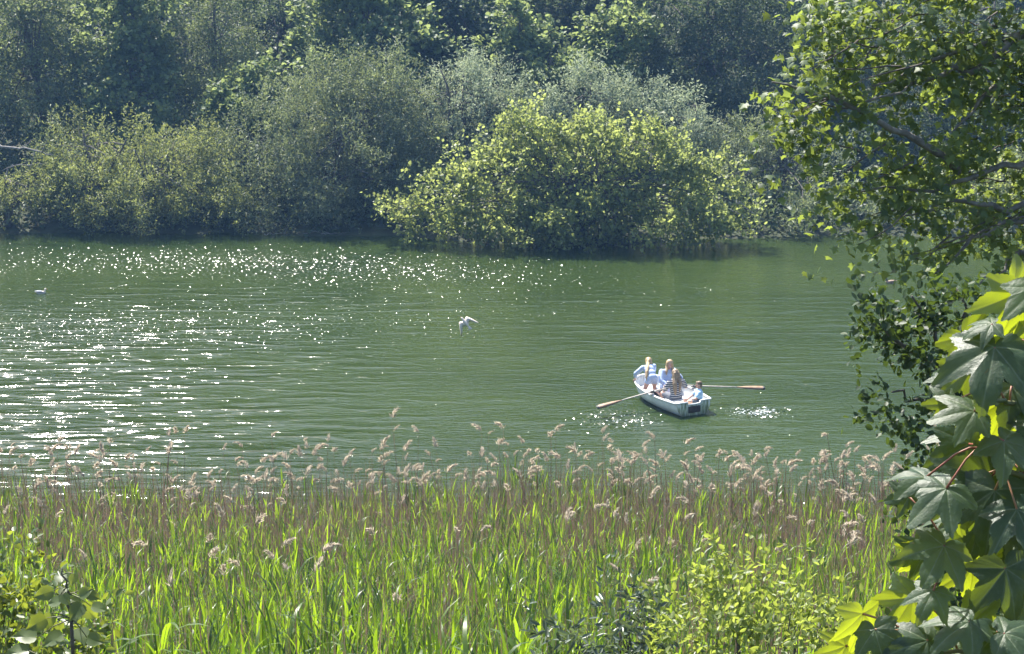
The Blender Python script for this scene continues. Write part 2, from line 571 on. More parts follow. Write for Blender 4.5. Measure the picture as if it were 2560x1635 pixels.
def spray(rng, lobes, dens, leaf, aspect=0.4, clump=0.7, flat=0.8, twig=0.7, upw=0.5, rnd=0.5, per=9, nup=1.0, nrnd=0.8, inner=0.3, fill=0.62, tint=(0, 1), shell=0.70, spread=0.06):
    """lobes: list of (centre, radii). Leaves along twigs, twigs in clumps, clumps over the lobes.
       dens = leaves per square metre of lobe surface. Returns leaves and the clump centres."""
    allP, allD, allT, cents = [], [], [], []
    for c, r in lobes:
        c, r = np.asarray(c, float), np.asarray(r, float)
        a = 4 * PI * (((r[0] * r[1]) ** 1.6 + (r[0] * r[2]) ** 1.6 + (r[1] * r[2]) ** 1.6) / 3) ** (1 / 1.6)
        ncl = max(4, int(a / (clump * clump * 1.5) * fill))
        d = unit(rng.normal(size=(ncl, 3)))
        rr = np.where(rng.random(ncl) < inner, rng.uniform(.25, shell, ncl), rng.uniform(shell, 1.02, ncl))
        cc = c + d * rr[:, None] * r
        cents.append(cc)
        out = unit(d / r * r.mean())
        cl_t = rng.normal(0, .16, ncl)
        ntw = max(2, int(a * dens / ncl / per))
        sz = rng.uniform(.6, 1.35, ncl)
        base = cc[:, None] + rng.normal(size=(ncl, ntw, 3)) * np.array([1, 1, flat]) * (clump * .45 * sz)[:, None, None]
        td = unit(out[:, None] * .8 + np.array([0, 0, upw]) + rng.normal(size=(ncl, ntw, 3)) * rnd)
        tl = twig * rng.uniform(.5, 1.2, (ncl, ntw))
        t = rng.random((ncl, ntw, per)) ** .9
        P = base[:, :, None] + td[:, :, None] * (t * tl[:, :, None])[..., None] + rng.normal(size=(ncl, ntw, per, 3)) * spread
        D = td[:, :, None] * .7 + rng.normal(size=(ncl, ntw, per, 3)) * .65
        T = np.broadcast_to(cl_t[:, None, None], t.shape) + rng.normal(.5, .24, t.shape)
        allP.append(P.reshape(-1, 3))
        allD.append(D.reshape(-1, 3))
        allT.append(T.ravel())
    P, D, T = np.concatenate(allP), unit(np.concatenate(allD)), np.concatenate(allT)
    n = len(P)
    Nn = unit(np.array([0, 0, nup]) + rng.normal(size=(n, 3)) * nrnd)
    ln = leaf * rng.uniform(.65, 1.25, n)
    tt = np.clip(tint[0] + (tint[1] - tint[0]) * T, 0, 1)
    return (P, D, Nn, ln, ln * aspect, tt), np.concatenate(cents)


def limbs(rng, root, trunk_top, cents, r0, nlimb, mat, parent, name='trunk', wob=.25, sides=6, stems=1):
    mb = MB()
    root, trunk_top = np.asarray(root, float), np.asarray(trunk_top, float)
    tr = []
    for s in range(stems):
        off = rng.normal(size=3) * (0.0 if s == 0 else 1.0) * np.array([.35, .3, 0])
        top = trunk_top + (rng.normal(size=3) * np.array([1.1, .7, .35]) if s else 0)
        ts = np.linspace(0, 1, 8)
        pts = (root + off)[None] + (top - root - off)[None] * ts[:, None]
        pts[1:-1] += rng.normal(size=(6, 3)) * wob * .4
        mb.tube(pts, r0 * (1 - .72 * ts) * (1 if s == 0 else .7), sides + 2)
        tr.append(pts)
    idx = rng.choice(len(cents), min(nlimb, len(cents)), replace=False)
    for i in idx:
        pts0 = tr[rng.integers(len(tr))]
        k = rng.uniform(.3, .95)
        q = k * 7
        a = pts0[int(q)] + (pts0[min(int(q) + 1, 7)] - pts0[int(q)]) * (q - int(q))
        b = cents[i]
        ts = np.linspace(0, 1, 6)
        pts = a[None] + (b - a)[None] * ts[:, None]
        pts[:, 2] += np.sin(ts * PI) * .06 * np.linalg.norm(b - a)
        pts[1:-1] += rng.normal(size=(4, 3)) * wob * .35
        mb.tube(pts, np.maximum(r0 * .42 * (1 - k * .5) * (1 - .85 * ts), .012), sides)
    return mb.build(name, mat, parent)


def px_lobes(specs, depth=.85):
    """(px, py, half width px, half height px, Y) -> ellipsoids in metres"""
    out = []
    for s in specs:
        px, py, rx, ry, Y = s[:5]
        c = on_y(px, py, Y)
        sc_ = F_PX / math.hypot(Y, CAM_H - c[2])
        out.append((c, np.array([rx / sc_, (s[5] if len(s) > 5 else depth * rx / sc_), ry / sc_])))
    return out


TREE_N = [0]


def far_tree(name, label, cat, specs, mat, dens, leaf, root_px=None, tpl=T_DIAMOND, group=None, stems=1, r0=.16, bark='bark', depth=.85, nlimb=26, trunk_py=None, **kw):
    TREE_N[0] += 1
    rng = np.random.default_rng(100 + TREE_N[0])
    lobes = px_lobes(specs, depth)
    w = np.array([r[0] * r[2] for c, r in lobes])
    cx = sum(c * k for (c, r), k in zip(lobes, w)) / w.sum()
    Y = cx[1]
    x = cx[0] if root_px is None else on_y(root_px, 500, Y)[0]
    Yr = max(Y, far_shore(x) + .25)
    root = np.array([x, Yr, float(ground(x, Yr)) - .15])
    e = empty(name, root)
    tag(e, label, cat, group)
    L, cents = spray(rng, lobes, dens, leaf, **kw)
    keep = L[0][:, 2] > np.maximum(ground(L[0][:, 0], L[0][:, 1]), 0) + .05
    L = tuple(a[keep] for a in L)
    L = (L[0] - root,) + L[1:]
    obj('crown', leaf_mesh('crown', tpl, L, mat), e)
    top = max(c[2] + r[2] * .55 for c, r in lobes) if trunk_py is None else on_y(1280, trunk_py, Y)[2]
    cents = cents[cents[:, 2] > .4]
    limbs(rng, (0, 0, 0), np.array([cx[0], cx[1], top]) - root, cents - root, r0, nlimb, M[bark], e, stems=stems)
    return e, len(L[0])


WIL = dict(aspect=.36, clump=.85, fill=.55, twig=.8, upw=.75, rnd=.42, per=10, nup=.7, nrnd=.9, flat=1.0, spread=.07)
SYC = dict(aspect=.95, clump=.85, twig=.7, upw=.15, rnd=.5, per=8, nup=1.3, nrnd=.6, flat=.5, spread=.10, fill=.55)
WOOD = dict(aspect=.5, clump=1.05, twig=.8, upw=.1, rnd=.6, per=9, nup=1.0, nrnd=.7, flat=.5, spread=.10, fill=.5)

FAR = [
    # ---- waterside shrubs
    ('willow_shrub', 'low sunlit olive willow shrub at the waterline under the bare fallen branch', 'shrub',
     [(40, 515, 75, 70, 82.6), (110, 480, 60, 70, 83.2), (-60, 520, 80, 75, 82.6)], M['willow_y'], 120, .175, dict(WIL, stems=3)),
    ('willow_shrub', 'olive willow shrub with a pointed top beside the bare fallen branch', 'shrub',
     [(190, 420, 95, 115, 84), (150, 350, 55, 55, 85), (215, 345, 45, 45, 85), (260, 500, 110, 90, 83)], M['willow_y'], 115, .175, dict(WIL, stems=3)),
    ('willow_shrub', 'wide rounded olive willow overhanging the water with yellowish leaves', 'shrub',
     [(390, 450, 150, 120, 83.5), (330, 505, 150, 85, 82.8), (500, 420, 110, 100, 84.3), (540, 520, 130, 75, 83)], M['willow_y'], 120, .17, dict(WIL, stems=4)),
    ('willow_tree', 'tall grey olive willow with feathery domed top, largest of the waterside willows', 'tree',
     [(850, 300, 190, 150, 85.5), (960, 240, 110, 105, 85.8), (760, 260, 110, 90, 86), (660, 400, 130, 120, 84.8), (900, 450, 190, 130, 84.2), (720, 510, 160, 85, 83.4),
      (1010, 400, 90, 160, 85)], M['willow'], 120, .175, dict(WIL, stems=5, nlimb=45, r0=.2, trunk_py=330)),
    ('silver_willow', 'pale silver grey willow standing beside the tall grey olive willow', 'tree',
     [(1190, 270, 125, 115, 88), (1110, 330, 85, 110, 87), (1250, 210, 85, 65, 89), (1090, 450, 85, 90, 86)], M['silver'], 115, .175, dict(WIL, stems=3)),
    ('silver_willow', 'silver grey willow with drooping rounded top behind the lime green tree', 'tree',
     [(1470, 265, 130, 85, 88.5), (1560, 260, 85, 70, 88.5), (1400, 310, 120, 90, 88)], M['silver'], 110, .175, dict(WIL, stems=3)),
    ('silver_willow', 'narrow silver willow with upright tips rising past the lime green tree', 'tree',
     [(1720, 340, 85, 95, 86.5), (1700, 285, 42, 48, 87), (1760, 430, 80, 90, 86)], M['silver'], 115, .175, dict(WIL, stems=3)),
    ('willow_shrub', 'shadowy grey willow shrub over the dark inlet', 'shrub',
     [(1850, 420, 120, 105, 85.5), (1930, 400, 85, 85, 86), (1900, 520, 140, 70, 85), (2000, 545, 120, 42, 82.6), (2120, 545, 110, 42, 82.8), (1900, 560, 70, 24, 82.4), (2040, 470, 100, 110, 86)], M['willow'], 110, .175, dict(WIL, stems=4)),
    ('lime_tree', 'spreading lime green tree dipping its branches into the lake', 'tree',
     [(1400, 410, 165, 110, 79.8), (1310, 365, 90, 75, 80), (1300, 272, 35, 30, 80), (1230, 360, 55, 40, 79.8), (1560, 425, 150, 110, 79.5), (1600, 345, 55, 40, 79.7), (1470, 325, 70, 38, 79.8), (1720, 480, 110, 85, 79.2),
      (1700, 395, 50, 40, 79.4), (1800, 440, 45, 50, 79.2), (1240, 490, 135, 90, 79.2), (1120, 525, 105, 60, 79), (1160, 420, 60, 40, 79.4), (1020, 545, 65, 38, 78.8), (980, 520, 26, 22, 78.6), (1460, 540, 190, 70, 78.6), (1680, 565, 165, 52, 78.3),
      (1840, 560, 50, 48, 78.8), (1870, 520, 28, 40, 78.8), (1290, 565, 150, 45, 78.5), (1090, 460, 40, 26, 79.2)],
     M['lime'], 66, .18, dict(SYC, tpl=T_BROAD, aspect=.8, clump=.66, flat=.75, fill=.54, trunk_py=430, upw=.3, nup=.7, nrnd=.95, stems=6, nlimb=110, r0=.2, depth=.6)),
    ('hazel_shrub', 'yellowish sunlit shrub on the bank seen through the overhanging sycamore', 'shrub',
     [(2460, 490, 170, 90, 86), (2600, 460, 130, 120, 87), (2330, 520, 90, 60, 86)], M['lime'], 95, .16, dict(SYC, aspect=.75, stems=4)),
    # ---- trees behind
    ('woodland_tree', 'tall olive woodland tree with layered branches above the bare fallen branch', 'tree',
     [(60, 60, 130, 90, 91), (130, 170, 90, 80, 90.5), (0, 210, 110, 100, 91), (100, 280, 90, 60, 90), (60, -25, 120, 60, 91.5)], M['wood_green'], 75, .21,
     dict(WOOD, root_px=125, trunk_py=-20, r0=.22)),
    ('sycamore_tree', 'bright green sycamore with hanging leaf sprays in the wood', 'tree',
     [(300, 80, 95, 110, 92), (370, 150, 85, 75, 91.5), (330, 250, 95, 70, 90.5), (270, 300, 70, 45, 89.5), (330, -25, 120, 60, 92.5), (390, 310, 60, 35, 89)], M['sycamore'], 62, .23, dict(SYC, tpl=T_BROAD, trunk_py=-20)),
    ('alder_tree', 'fine leaved dark olive tree with conical outline beside the bright green sycamore', 'tree',
     [(540, 80, 110, 110, 92.5), (560, 190, 110, 90, 92), (520, 280, 100, 70, 91), (540, -25, 90, 60, 93)], M['wood_green'], 110, .16,
     dict(WOOD, aspect=.45, clump=.6, flat=.5, root_px=545, trunk_py=-20, r0=.18)),
    ('sycamore_sapling', 'young bright green sycamore poking out above the olive willows', 'tree',
     [(600, 230, 62, 50, 88.5), (580, 285, 55, 45, 88.2), (660, 215, 40, 50, 89), (640, 290, 60, 40, 88.3)], M['sycamore'], 80, .23, dict(SYC, tpl=T_BROAD, clump=.55)),
    ('sycamore_tree', 'broad leafy sycamore rising above the tall grey olive willow', 'tree',
     [(850, 70, 110, 80, 93), (960, 60, 100, 80, 92.5), (1030, 110, 85, 60, 92), (790, 130, 70, 45, 92), (900, -25, 170, 60, 94), (940, 150, 120, 50, 91.5)], M['sycamore'], 62, .23, dict(SYC, tpl=T_BROAD, trunk_py=-20)),
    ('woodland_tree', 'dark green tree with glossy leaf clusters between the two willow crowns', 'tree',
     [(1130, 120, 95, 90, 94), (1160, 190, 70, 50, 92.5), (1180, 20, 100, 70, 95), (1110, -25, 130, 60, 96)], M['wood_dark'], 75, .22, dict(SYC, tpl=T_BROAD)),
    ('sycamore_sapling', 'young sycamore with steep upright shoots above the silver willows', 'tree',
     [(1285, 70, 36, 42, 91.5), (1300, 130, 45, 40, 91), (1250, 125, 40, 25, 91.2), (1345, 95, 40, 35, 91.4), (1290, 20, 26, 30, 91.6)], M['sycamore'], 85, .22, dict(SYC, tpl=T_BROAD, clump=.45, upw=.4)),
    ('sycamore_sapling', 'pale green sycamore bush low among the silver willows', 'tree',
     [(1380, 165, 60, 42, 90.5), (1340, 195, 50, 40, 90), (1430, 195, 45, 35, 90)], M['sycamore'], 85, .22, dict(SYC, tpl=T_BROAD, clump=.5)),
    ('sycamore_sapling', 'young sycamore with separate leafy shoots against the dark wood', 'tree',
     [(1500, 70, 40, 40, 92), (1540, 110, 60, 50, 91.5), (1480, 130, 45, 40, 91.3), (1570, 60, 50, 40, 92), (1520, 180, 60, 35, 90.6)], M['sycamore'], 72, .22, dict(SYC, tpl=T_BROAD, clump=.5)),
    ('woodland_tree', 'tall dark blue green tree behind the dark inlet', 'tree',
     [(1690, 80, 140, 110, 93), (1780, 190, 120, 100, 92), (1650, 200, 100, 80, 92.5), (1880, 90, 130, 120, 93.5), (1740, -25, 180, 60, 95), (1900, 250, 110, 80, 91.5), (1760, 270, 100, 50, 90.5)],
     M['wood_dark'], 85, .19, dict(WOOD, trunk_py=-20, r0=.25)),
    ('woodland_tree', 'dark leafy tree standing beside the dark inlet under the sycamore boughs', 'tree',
     [(2080, 250, 140, 120, 92), (2180, 120, 150, 120, 94), (2060, 60, 120, 110, 95), (2150, 380, 140, 90, 90), (1990, 535, 150, 55, 85.4), (2150, 540, 120, 50, 85.2), (1880, 560, 110, 32, 84.6)], M['wood_dark'], 65, .21, dict(WOOD, trunk_py=-20)),  # low lobes in the dark leaf colour stand in for shade here
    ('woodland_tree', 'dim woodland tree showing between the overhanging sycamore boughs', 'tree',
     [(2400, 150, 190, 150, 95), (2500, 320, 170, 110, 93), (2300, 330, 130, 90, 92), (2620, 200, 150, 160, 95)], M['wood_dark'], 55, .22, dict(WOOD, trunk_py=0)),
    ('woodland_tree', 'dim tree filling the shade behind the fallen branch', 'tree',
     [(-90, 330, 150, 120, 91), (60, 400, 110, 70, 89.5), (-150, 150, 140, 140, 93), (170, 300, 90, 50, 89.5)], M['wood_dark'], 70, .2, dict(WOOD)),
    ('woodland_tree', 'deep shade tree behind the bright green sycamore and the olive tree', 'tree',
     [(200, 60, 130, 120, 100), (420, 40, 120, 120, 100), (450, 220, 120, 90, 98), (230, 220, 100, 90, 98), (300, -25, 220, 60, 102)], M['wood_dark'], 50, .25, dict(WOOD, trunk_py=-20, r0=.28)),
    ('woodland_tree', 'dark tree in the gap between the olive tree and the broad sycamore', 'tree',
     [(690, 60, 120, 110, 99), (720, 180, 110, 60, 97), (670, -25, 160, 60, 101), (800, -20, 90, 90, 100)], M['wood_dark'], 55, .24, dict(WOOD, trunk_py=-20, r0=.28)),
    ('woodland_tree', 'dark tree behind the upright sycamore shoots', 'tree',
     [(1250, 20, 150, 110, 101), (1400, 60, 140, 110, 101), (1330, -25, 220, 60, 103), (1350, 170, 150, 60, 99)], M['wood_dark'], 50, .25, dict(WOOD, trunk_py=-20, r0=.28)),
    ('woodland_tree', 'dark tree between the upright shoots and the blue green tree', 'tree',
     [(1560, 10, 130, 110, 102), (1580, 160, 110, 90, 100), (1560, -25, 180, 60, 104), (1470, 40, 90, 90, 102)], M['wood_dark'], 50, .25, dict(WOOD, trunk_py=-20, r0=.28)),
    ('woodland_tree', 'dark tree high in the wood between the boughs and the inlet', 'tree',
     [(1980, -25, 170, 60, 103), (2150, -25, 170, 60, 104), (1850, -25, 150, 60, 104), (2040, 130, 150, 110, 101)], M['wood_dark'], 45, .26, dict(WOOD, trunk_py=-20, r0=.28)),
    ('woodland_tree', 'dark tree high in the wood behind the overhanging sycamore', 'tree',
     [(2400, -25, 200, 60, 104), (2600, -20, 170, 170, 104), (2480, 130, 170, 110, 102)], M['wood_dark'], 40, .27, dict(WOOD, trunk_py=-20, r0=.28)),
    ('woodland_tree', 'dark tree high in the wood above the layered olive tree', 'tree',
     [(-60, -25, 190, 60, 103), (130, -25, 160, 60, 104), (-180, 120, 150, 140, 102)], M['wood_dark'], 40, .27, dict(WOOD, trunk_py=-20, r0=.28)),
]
n_far = 0
for nm, lab, cat, specs, mat, dens, leaf, kw in FAR:
    _, k = far_tree(nm, lab, cat, specs, mat, dens, leaf, **kw)
    n_far += k

# scrub that covers the slope between the trees, its dark colour standing for shade
rng = np.random.default_rng(7)
sx = rng.uniform(-34, 34, 5200)
sy = far_shore(sx) + .3 + rng.uniform(0, 1, 5200) ** 1.4 * 34
lob = np.stack([sx, sy, ground(sx, sy)], -1)
n = len(lob) * 7
P = np.repeat(lob, 7, 0) + rng.normal(size=(n, 3)) * np.array([.5, .5, .45]) + np.array([0, 0, .45])
L = (P, rng.normal(size=(n, 3)), unit(np.array([0, 0, 1.0]) + rng.normal(size=(n, 3)) * .7), rng.uniform(.2, .42, n), rng.uniform(.14, .3, n), np.clip(rng.normal(.4, .25, n), 0, 1))
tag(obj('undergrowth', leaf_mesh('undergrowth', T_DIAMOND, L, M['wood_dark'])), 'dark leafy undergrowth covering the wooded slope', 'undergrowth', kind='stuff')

# wooded hill further back, out of view, added for its reflection in the lake
n = 26000
hx_ = rng.uniform(-150, 150, n)
hy_ = rng.uniform(112, 250, n)
P = np.column_stack([hx_, hy_, ground(hx_, hy_) + rng.uniform(0, 1, n) ** .6 * (5 + 2.5 * np.sin(hx_ * .7) * np.sin(hy_ * .6 + hx_ * .2))])
L = (P, rng.normal(size=(n, 3)), unit(np.array([0, -.3, 1.0]) + rng.normal(size=(n, 3)) * .6), rng.uniform(1.2, 2.6, n), rng.uniform(.9, 2.0, n), np.clip(rng.normal(.5, .25, n), 0, 1))
tag(obj('unseen_hill_wood', leaf_mesh('unseen_hill_wood', T_DIAMOND, L, M['wood_dark'])), 'unseen dark wood added behind the lakeside trees for its reflection', 'woodland', kind='stuff')

# bare fallen branches over the water and drift twigs at the waterline
def dead_branch(label, pts, r0, seed, group=None, twigs=5, name='dead_branch'):
    rg = np.random.default_rng(seed)
    P = np.array([on_y(a, b, y) for a, b, y in pts])
    ts = np.linspace(0, 1, 14)
    t0 = np.linspace(0, 1, len(P))
    C = np.stack([np.interp(ts, t0, P[:, i]) for i in range(3)], -1) + rg.normal(size=(14, 3)) * .035
    e = empty(name, C[0])
    tag(e, label, 'branch', group)
    mb = MB().tube(C - C[0], r0 * (1 - .75 * ts), 7)
    mb.build('stem', M['dead_wood'], e)
    for _ in range(twigs):
        k = rg.integers(1, 12)
        d = unit(rg.normal(size=3) + np.array([.3, -.2, .6]))
        l = rg.uniform(.4, 1.2)
        q = np.array([C[k] - C[0] + d * l * t + np.array([0, 0, -.15 * t * t]) + rg.normal(size=3) * .02 * (t > 0) for t in np.linspace(0, 1, 5)])
        MB().tube(q, r0 * .4 * (1 - .8 * np.linspace(0, 1, 5)), 5).build('twig', M['dead_wood'], e)


dead_branch('long pale bare branch leaning out of the dark wood above the low willow', [(-60, 345, 82.0), (10, 367, 81.6), (70, 374, 81.2), (135, 388, 81)], .085, 3)
dead_branch('thin crooked bare branch below the long pale one', [(15, 440, 81.4), (22, 415, 81.3), (60, 410, 81.2), (120, 408, 81)], .03, 4, twigs=2)
for k, (a, b, c, d) in enumerate([(1770, 560, 1800, 622), (1700, 575, 1715, 628), (1828, 520, 1890, 590), (1840, 500, 1905, 560), (1650, 590, 1640, 632)]):
    dead_branch('bare grey twig trailing into the water beneath the lime green tree', [(a, b, 78.0), ((a + c) / 2 + 8, (b + d) / 2, 77.4), (c, d, 77.1)], .022, 20 + k, 'bare twigs trailing into the lake', 2, 'bare_twig')
for k, (a, b) in enumerate([(790, 580), (835, 583), (690, 584)]):
    dead_branch('pale drift branch lying along the waterline under the tall willow', [(a - 30, b + 2, 81.5), (a, b, 81.5), (a + 32, b + 1, 81.6)], .025, 40 + k, 'drift branches under the tall willow', 2, 'drift_branch')

# ------------------------------------------------------------------ leaves that can be picked apart
def leafy(root, L, tpl, mat, n_parts, seed, part='leaf', rest='foliage', cam_rank=True):
    """the n_parts leaves that show largest become parts of root (shared meshes), the others one mass"""
    P, D, Nn, ln, wd, tint = L
    rl = np.array(root.location)
    rg = np.random.default_rng(seed)
    v = P - np.array([0, 0, CAM_H])
    u_ = v[:, 0] / v[:, 1] * F_PX
    depth = v @ _F
    px = 1280 + (v @ _R) / depth * F_PX
    py = 817.5 - (v @ _U) / depth * F_PX
    vis = (px > -20) & (px < 2580) & (py > -20) & (py < 1655)
    score = ln * wd / depth ** 2 * vis * np.exp(-.12 * (depth - depth.min())) * rg.uniform(.6, 1, len(P))
    order = np.argsort(-score)
    a, b = order[:n_parts], order[n_parts:]
    tints = np.linspace(.05, .95, 6)
    base = []
    for t in tints:
        tv, tf = tpl
        base.append(np_mesh(part, tv * np.array([1, 1, 1.0]), tf, False, {'tint': np.full(len(tv), t)}, mat))
    Dn = unit(D)
    B = unit(np.cross(Nn, Dn))
    W = np.cross(Dn, B)
    for i in a:
        k = int(np.argmin(abs(tints - tint[i])))
        o = bpy.data.objects.new(part, base[k])
        COL.objects.link(o)
        o.parent = root
        mx = Matrix.Identity(4)
        for r in range(3):
            mx[r][0], mx[r][1], mx[r][2], mx[r][3] = Dn[i, r] * ln[i], B[i, r] * wd[i], W[i, r] * ln[i], P[i, r] - rl[r]
        o.matrix_local = mx
    if len(b):
        o = obj(rest, leaf_mesh(rest, tpl, (P[b] - rl,) + tuple(x[b] for x in (D, Nn, ln, wd, tint)), mat), root)
        o['kind'] = 'stuff'


def bough(rg, pts, r0, r1=.006, wob=.02, n=12):
    P = np.array(pts, float)
    ts = np.linspace(0, 1, n)
    C = np.stack([np.interp(ts, np.linspace(0, 1, len(P)), P[:, i]) for i in range(3)], -1)
    C[1:-1] += rg.normal(size=(n - 2, 3)) * wob
    return C, r0 + (r1 - r0) * ts


# overhanging sycamore on the bank, its trunk beside the view
rng = np.random.default_rng(51)
YS = 13.0
root = np.array([5.3, 13.6, float(ground(5.3, 13.6)) - .1])
syc = empty('overhanging_sycamore', root)
tag(syc, 'big sycamore on the near bank with leafy boughs hanging over the lake', 'tree')
MB().tube([(0, 0, 0), (.05, 0, 2), (-.1, .05, 4), (0, .1, 6), (.1, 0, 8.5), (0, 0, 11)], [.34, .28, .25, .22, .15, .05], 12).build('trunk', M['bark'], syc)
lobes = px_lobes([(2230, 60, 210, 110, 13.2), (2060, 225, 140, 85, 12.6), (2340, 230, 230, 150, 13.2), (2480, 430, 190, 150, 13.4), (2230, 390, 160, 110, 12.9), (2400, 580, 130, 70, 12.8),
                  (2260, 530, 120, 65, 12.6), (2030, 395, 55, 38, 12.4), (2120, 470, 90, 55, 12.5), (2200, 600, 60, 36, 12.3), (2480, 100, 170, 140, 13.3), (2080, 90, 110, 80, 12.8), (1995, 190, 50, 35, 12.4), (1990, 270, 50, 35, 12.4), (2000, 330, 60, 30, 12.4),
                  (2560, 610, 100, 60, 12.9), (2300, 640, 50, 25, 12.5), (2750, 200, 260, 300, 13.6), (2500, -150, 400, 150, 13.5), (2750, 520, 220, 200, 13.6)], .8)
L1, cents = spray(rng, lobes, 300, .063, aspect=1.0, clump=.26, flat=.6, twig=.26, upw=-.15, rnd=.6, per=7, nup=1.2, nrnd=.6, inner=.4, spread=.045)
D = L1[1].copy()
D[:, 2] -= .55
L1 = (L1[0], unit(D)) + L1[2:]
leafy(syc, L1, T_MAPLE, M['near_syc'], 300, 1)
for pts in ([(2700, 60, 13.6), (2560, 88, 13.3), (2420, 115, 13.1), (2300, 165, 12.9), (2180, 215, 12.7)], [(2560, 88, 13.3), (2440, 170, 13), (2310, 195, 12.9), (2160, 255, 12.5)],
            [(2720, 330, 13.6), (2560, 410, 13.1), (2440, 440, 12.9), (2330, 470, 12.8), (2150, 480, 12.5)], [(2700, 420, 13.5), (2540, 520, 13), (2400, 500, 12.8), (2260, 540, 12.6)],
            [(2720, 560, 13.5), (2560, 545, 13), (2420, 600, 12.8), (2330, 690, 12.6)], [(2650, 60, 13.5), (2520, 170, 13.2), (2480, 230, 13.1), (2380, 330, 12.9)],
            [(2620, 600, 13.2), (2540, 640, 12.9), (2450, 710, 12.7)], [(2400, 430, 12.9), (2250, 330, 12.7), (2060, 240, 12.4), (1930, 205, 12.3)]):
    C, rr = bough(rng, [on_y(*p) for p in pts], .032, .006)
    MB().tube(C - root, rr, 7).build('bough', M['pale_bark'], syc)
for pts, r in (([(5.3, 13.6, 8.5), (4.6, 13.6, 12.0), tuple(on_y(2700, 60, 13.6))], .07), ([(5.3, 13.6, 8.2), (4.8, 13.6, 10.6), tuple(on_y(2720, 330, 13.6))], .06),
               ([(5.3, 13.6, 8.0), (4.8, 13.6, 10.0), tuple(on_y(2720, 560, 13.5))], .06), ([(5.3, 13.6, 8.2), (4.7, 13.5, 10.4), tuple(on_y(2700, 420, 13.5))], .05)):
    C, rr = bough(rng, pts, r, .034, .03)
    MB().tube(C - root, rr, 8).build('bough', M['bark'], syc)
idx = rng.choice(len(cents), 130, replace=False)
mb = MB()
for i in idx:
    a = cents[i] + np.array([rng.uniform(.2, .6), rng.uniform(0, .3), rng.uniform(-.05, .25)])
    C, rr = bough(rng, [a, (a + cents[i]) / 2 + rng.normal(size=3) * .04, cents[i]], .008, .002, .01, 6)
    mb.tube(C - root, rr, 4)
tw = mb.build('twigs', M['bark'], syc)
tw['kind'] = 'stuff'

# dark small-leaved shrub between the sycamore and the big leaves
rng = np.random.default_rng(52)
root = np.array([2.35, 7.3, float(ground(2.35, 7.3)) - .1])
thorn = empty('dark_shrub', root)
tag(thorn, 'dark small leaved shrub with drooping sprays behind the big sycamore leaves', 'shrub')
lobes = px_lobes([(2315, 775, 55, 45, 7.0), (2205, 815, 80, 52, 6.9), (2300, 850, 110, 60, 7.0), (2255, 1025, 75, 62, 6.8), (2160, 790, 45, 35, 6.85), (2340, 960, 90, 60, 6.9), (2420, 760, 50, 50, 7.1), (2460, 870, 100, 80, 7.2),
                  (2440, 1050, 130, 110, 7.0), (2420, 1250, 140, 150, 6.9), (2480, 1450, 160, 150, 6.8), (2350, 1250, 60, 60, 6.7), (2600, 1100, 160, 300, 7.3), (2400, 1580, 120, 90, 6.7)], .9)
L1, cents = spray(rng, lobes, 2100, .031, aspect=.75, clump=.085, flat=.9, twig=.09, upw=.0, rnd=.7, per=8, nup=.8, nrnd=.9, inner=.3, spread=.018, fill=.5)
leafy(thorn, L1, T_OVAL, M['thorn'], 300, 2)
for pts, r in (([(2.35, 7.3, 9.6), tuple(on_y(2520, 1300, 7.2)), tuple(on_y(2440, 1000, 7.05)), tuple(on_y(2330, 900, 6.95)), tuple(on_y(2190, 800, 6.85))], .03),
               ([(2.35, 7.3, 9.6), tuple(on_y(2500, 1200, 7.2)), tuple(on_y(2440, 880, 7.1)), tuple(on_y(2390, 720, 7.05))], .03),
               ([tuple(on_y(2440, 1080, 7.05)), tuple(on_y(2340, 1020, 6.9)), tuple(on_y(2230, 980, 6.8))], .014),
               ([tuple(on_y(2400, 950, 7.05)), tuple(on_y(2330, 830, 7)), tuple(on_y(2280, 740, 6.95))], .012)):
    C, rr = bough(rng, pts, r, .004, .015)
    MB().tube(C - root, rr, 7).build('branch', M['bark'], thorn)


def shrub(name, label, lobes_px, root_px, Y, mat, dens, leaf, seed, tpl=T_OVAL, n_parts=300, nstem=9, stem_mat='bark', lw=1.0, **kw):
    rg = np.random.default_rng(seed)
    x = on_y(root_px, 1600, Y)[0]
    root = np.array([x, Y, float(ground(x, Y)) - .05])
    e = empty(name, root)
    tag(e, label, 'shrub')
    L, cents = spray(rg, px_lobes(lobes_px, .9), dens, leaf, **kw)
    leafy(e, L, tpl, mat, n_parts, seed)
    for k in range(nstem):
        b = cents[rg.integers(len(cents))]
        a = root + np.array([rg.normal() * .12, rg.normal() * .1, 0])
        C, rr = bough(rg, [a, a * .5 + b * .5 + np.array([0, 0, .15]) * 0 + rg.normal(size=3) * .06, b], .012 * lw, .003, .012)
        MB().tube(C - root, rr, 6).build('stem', M[stem_mat], e)
    return e


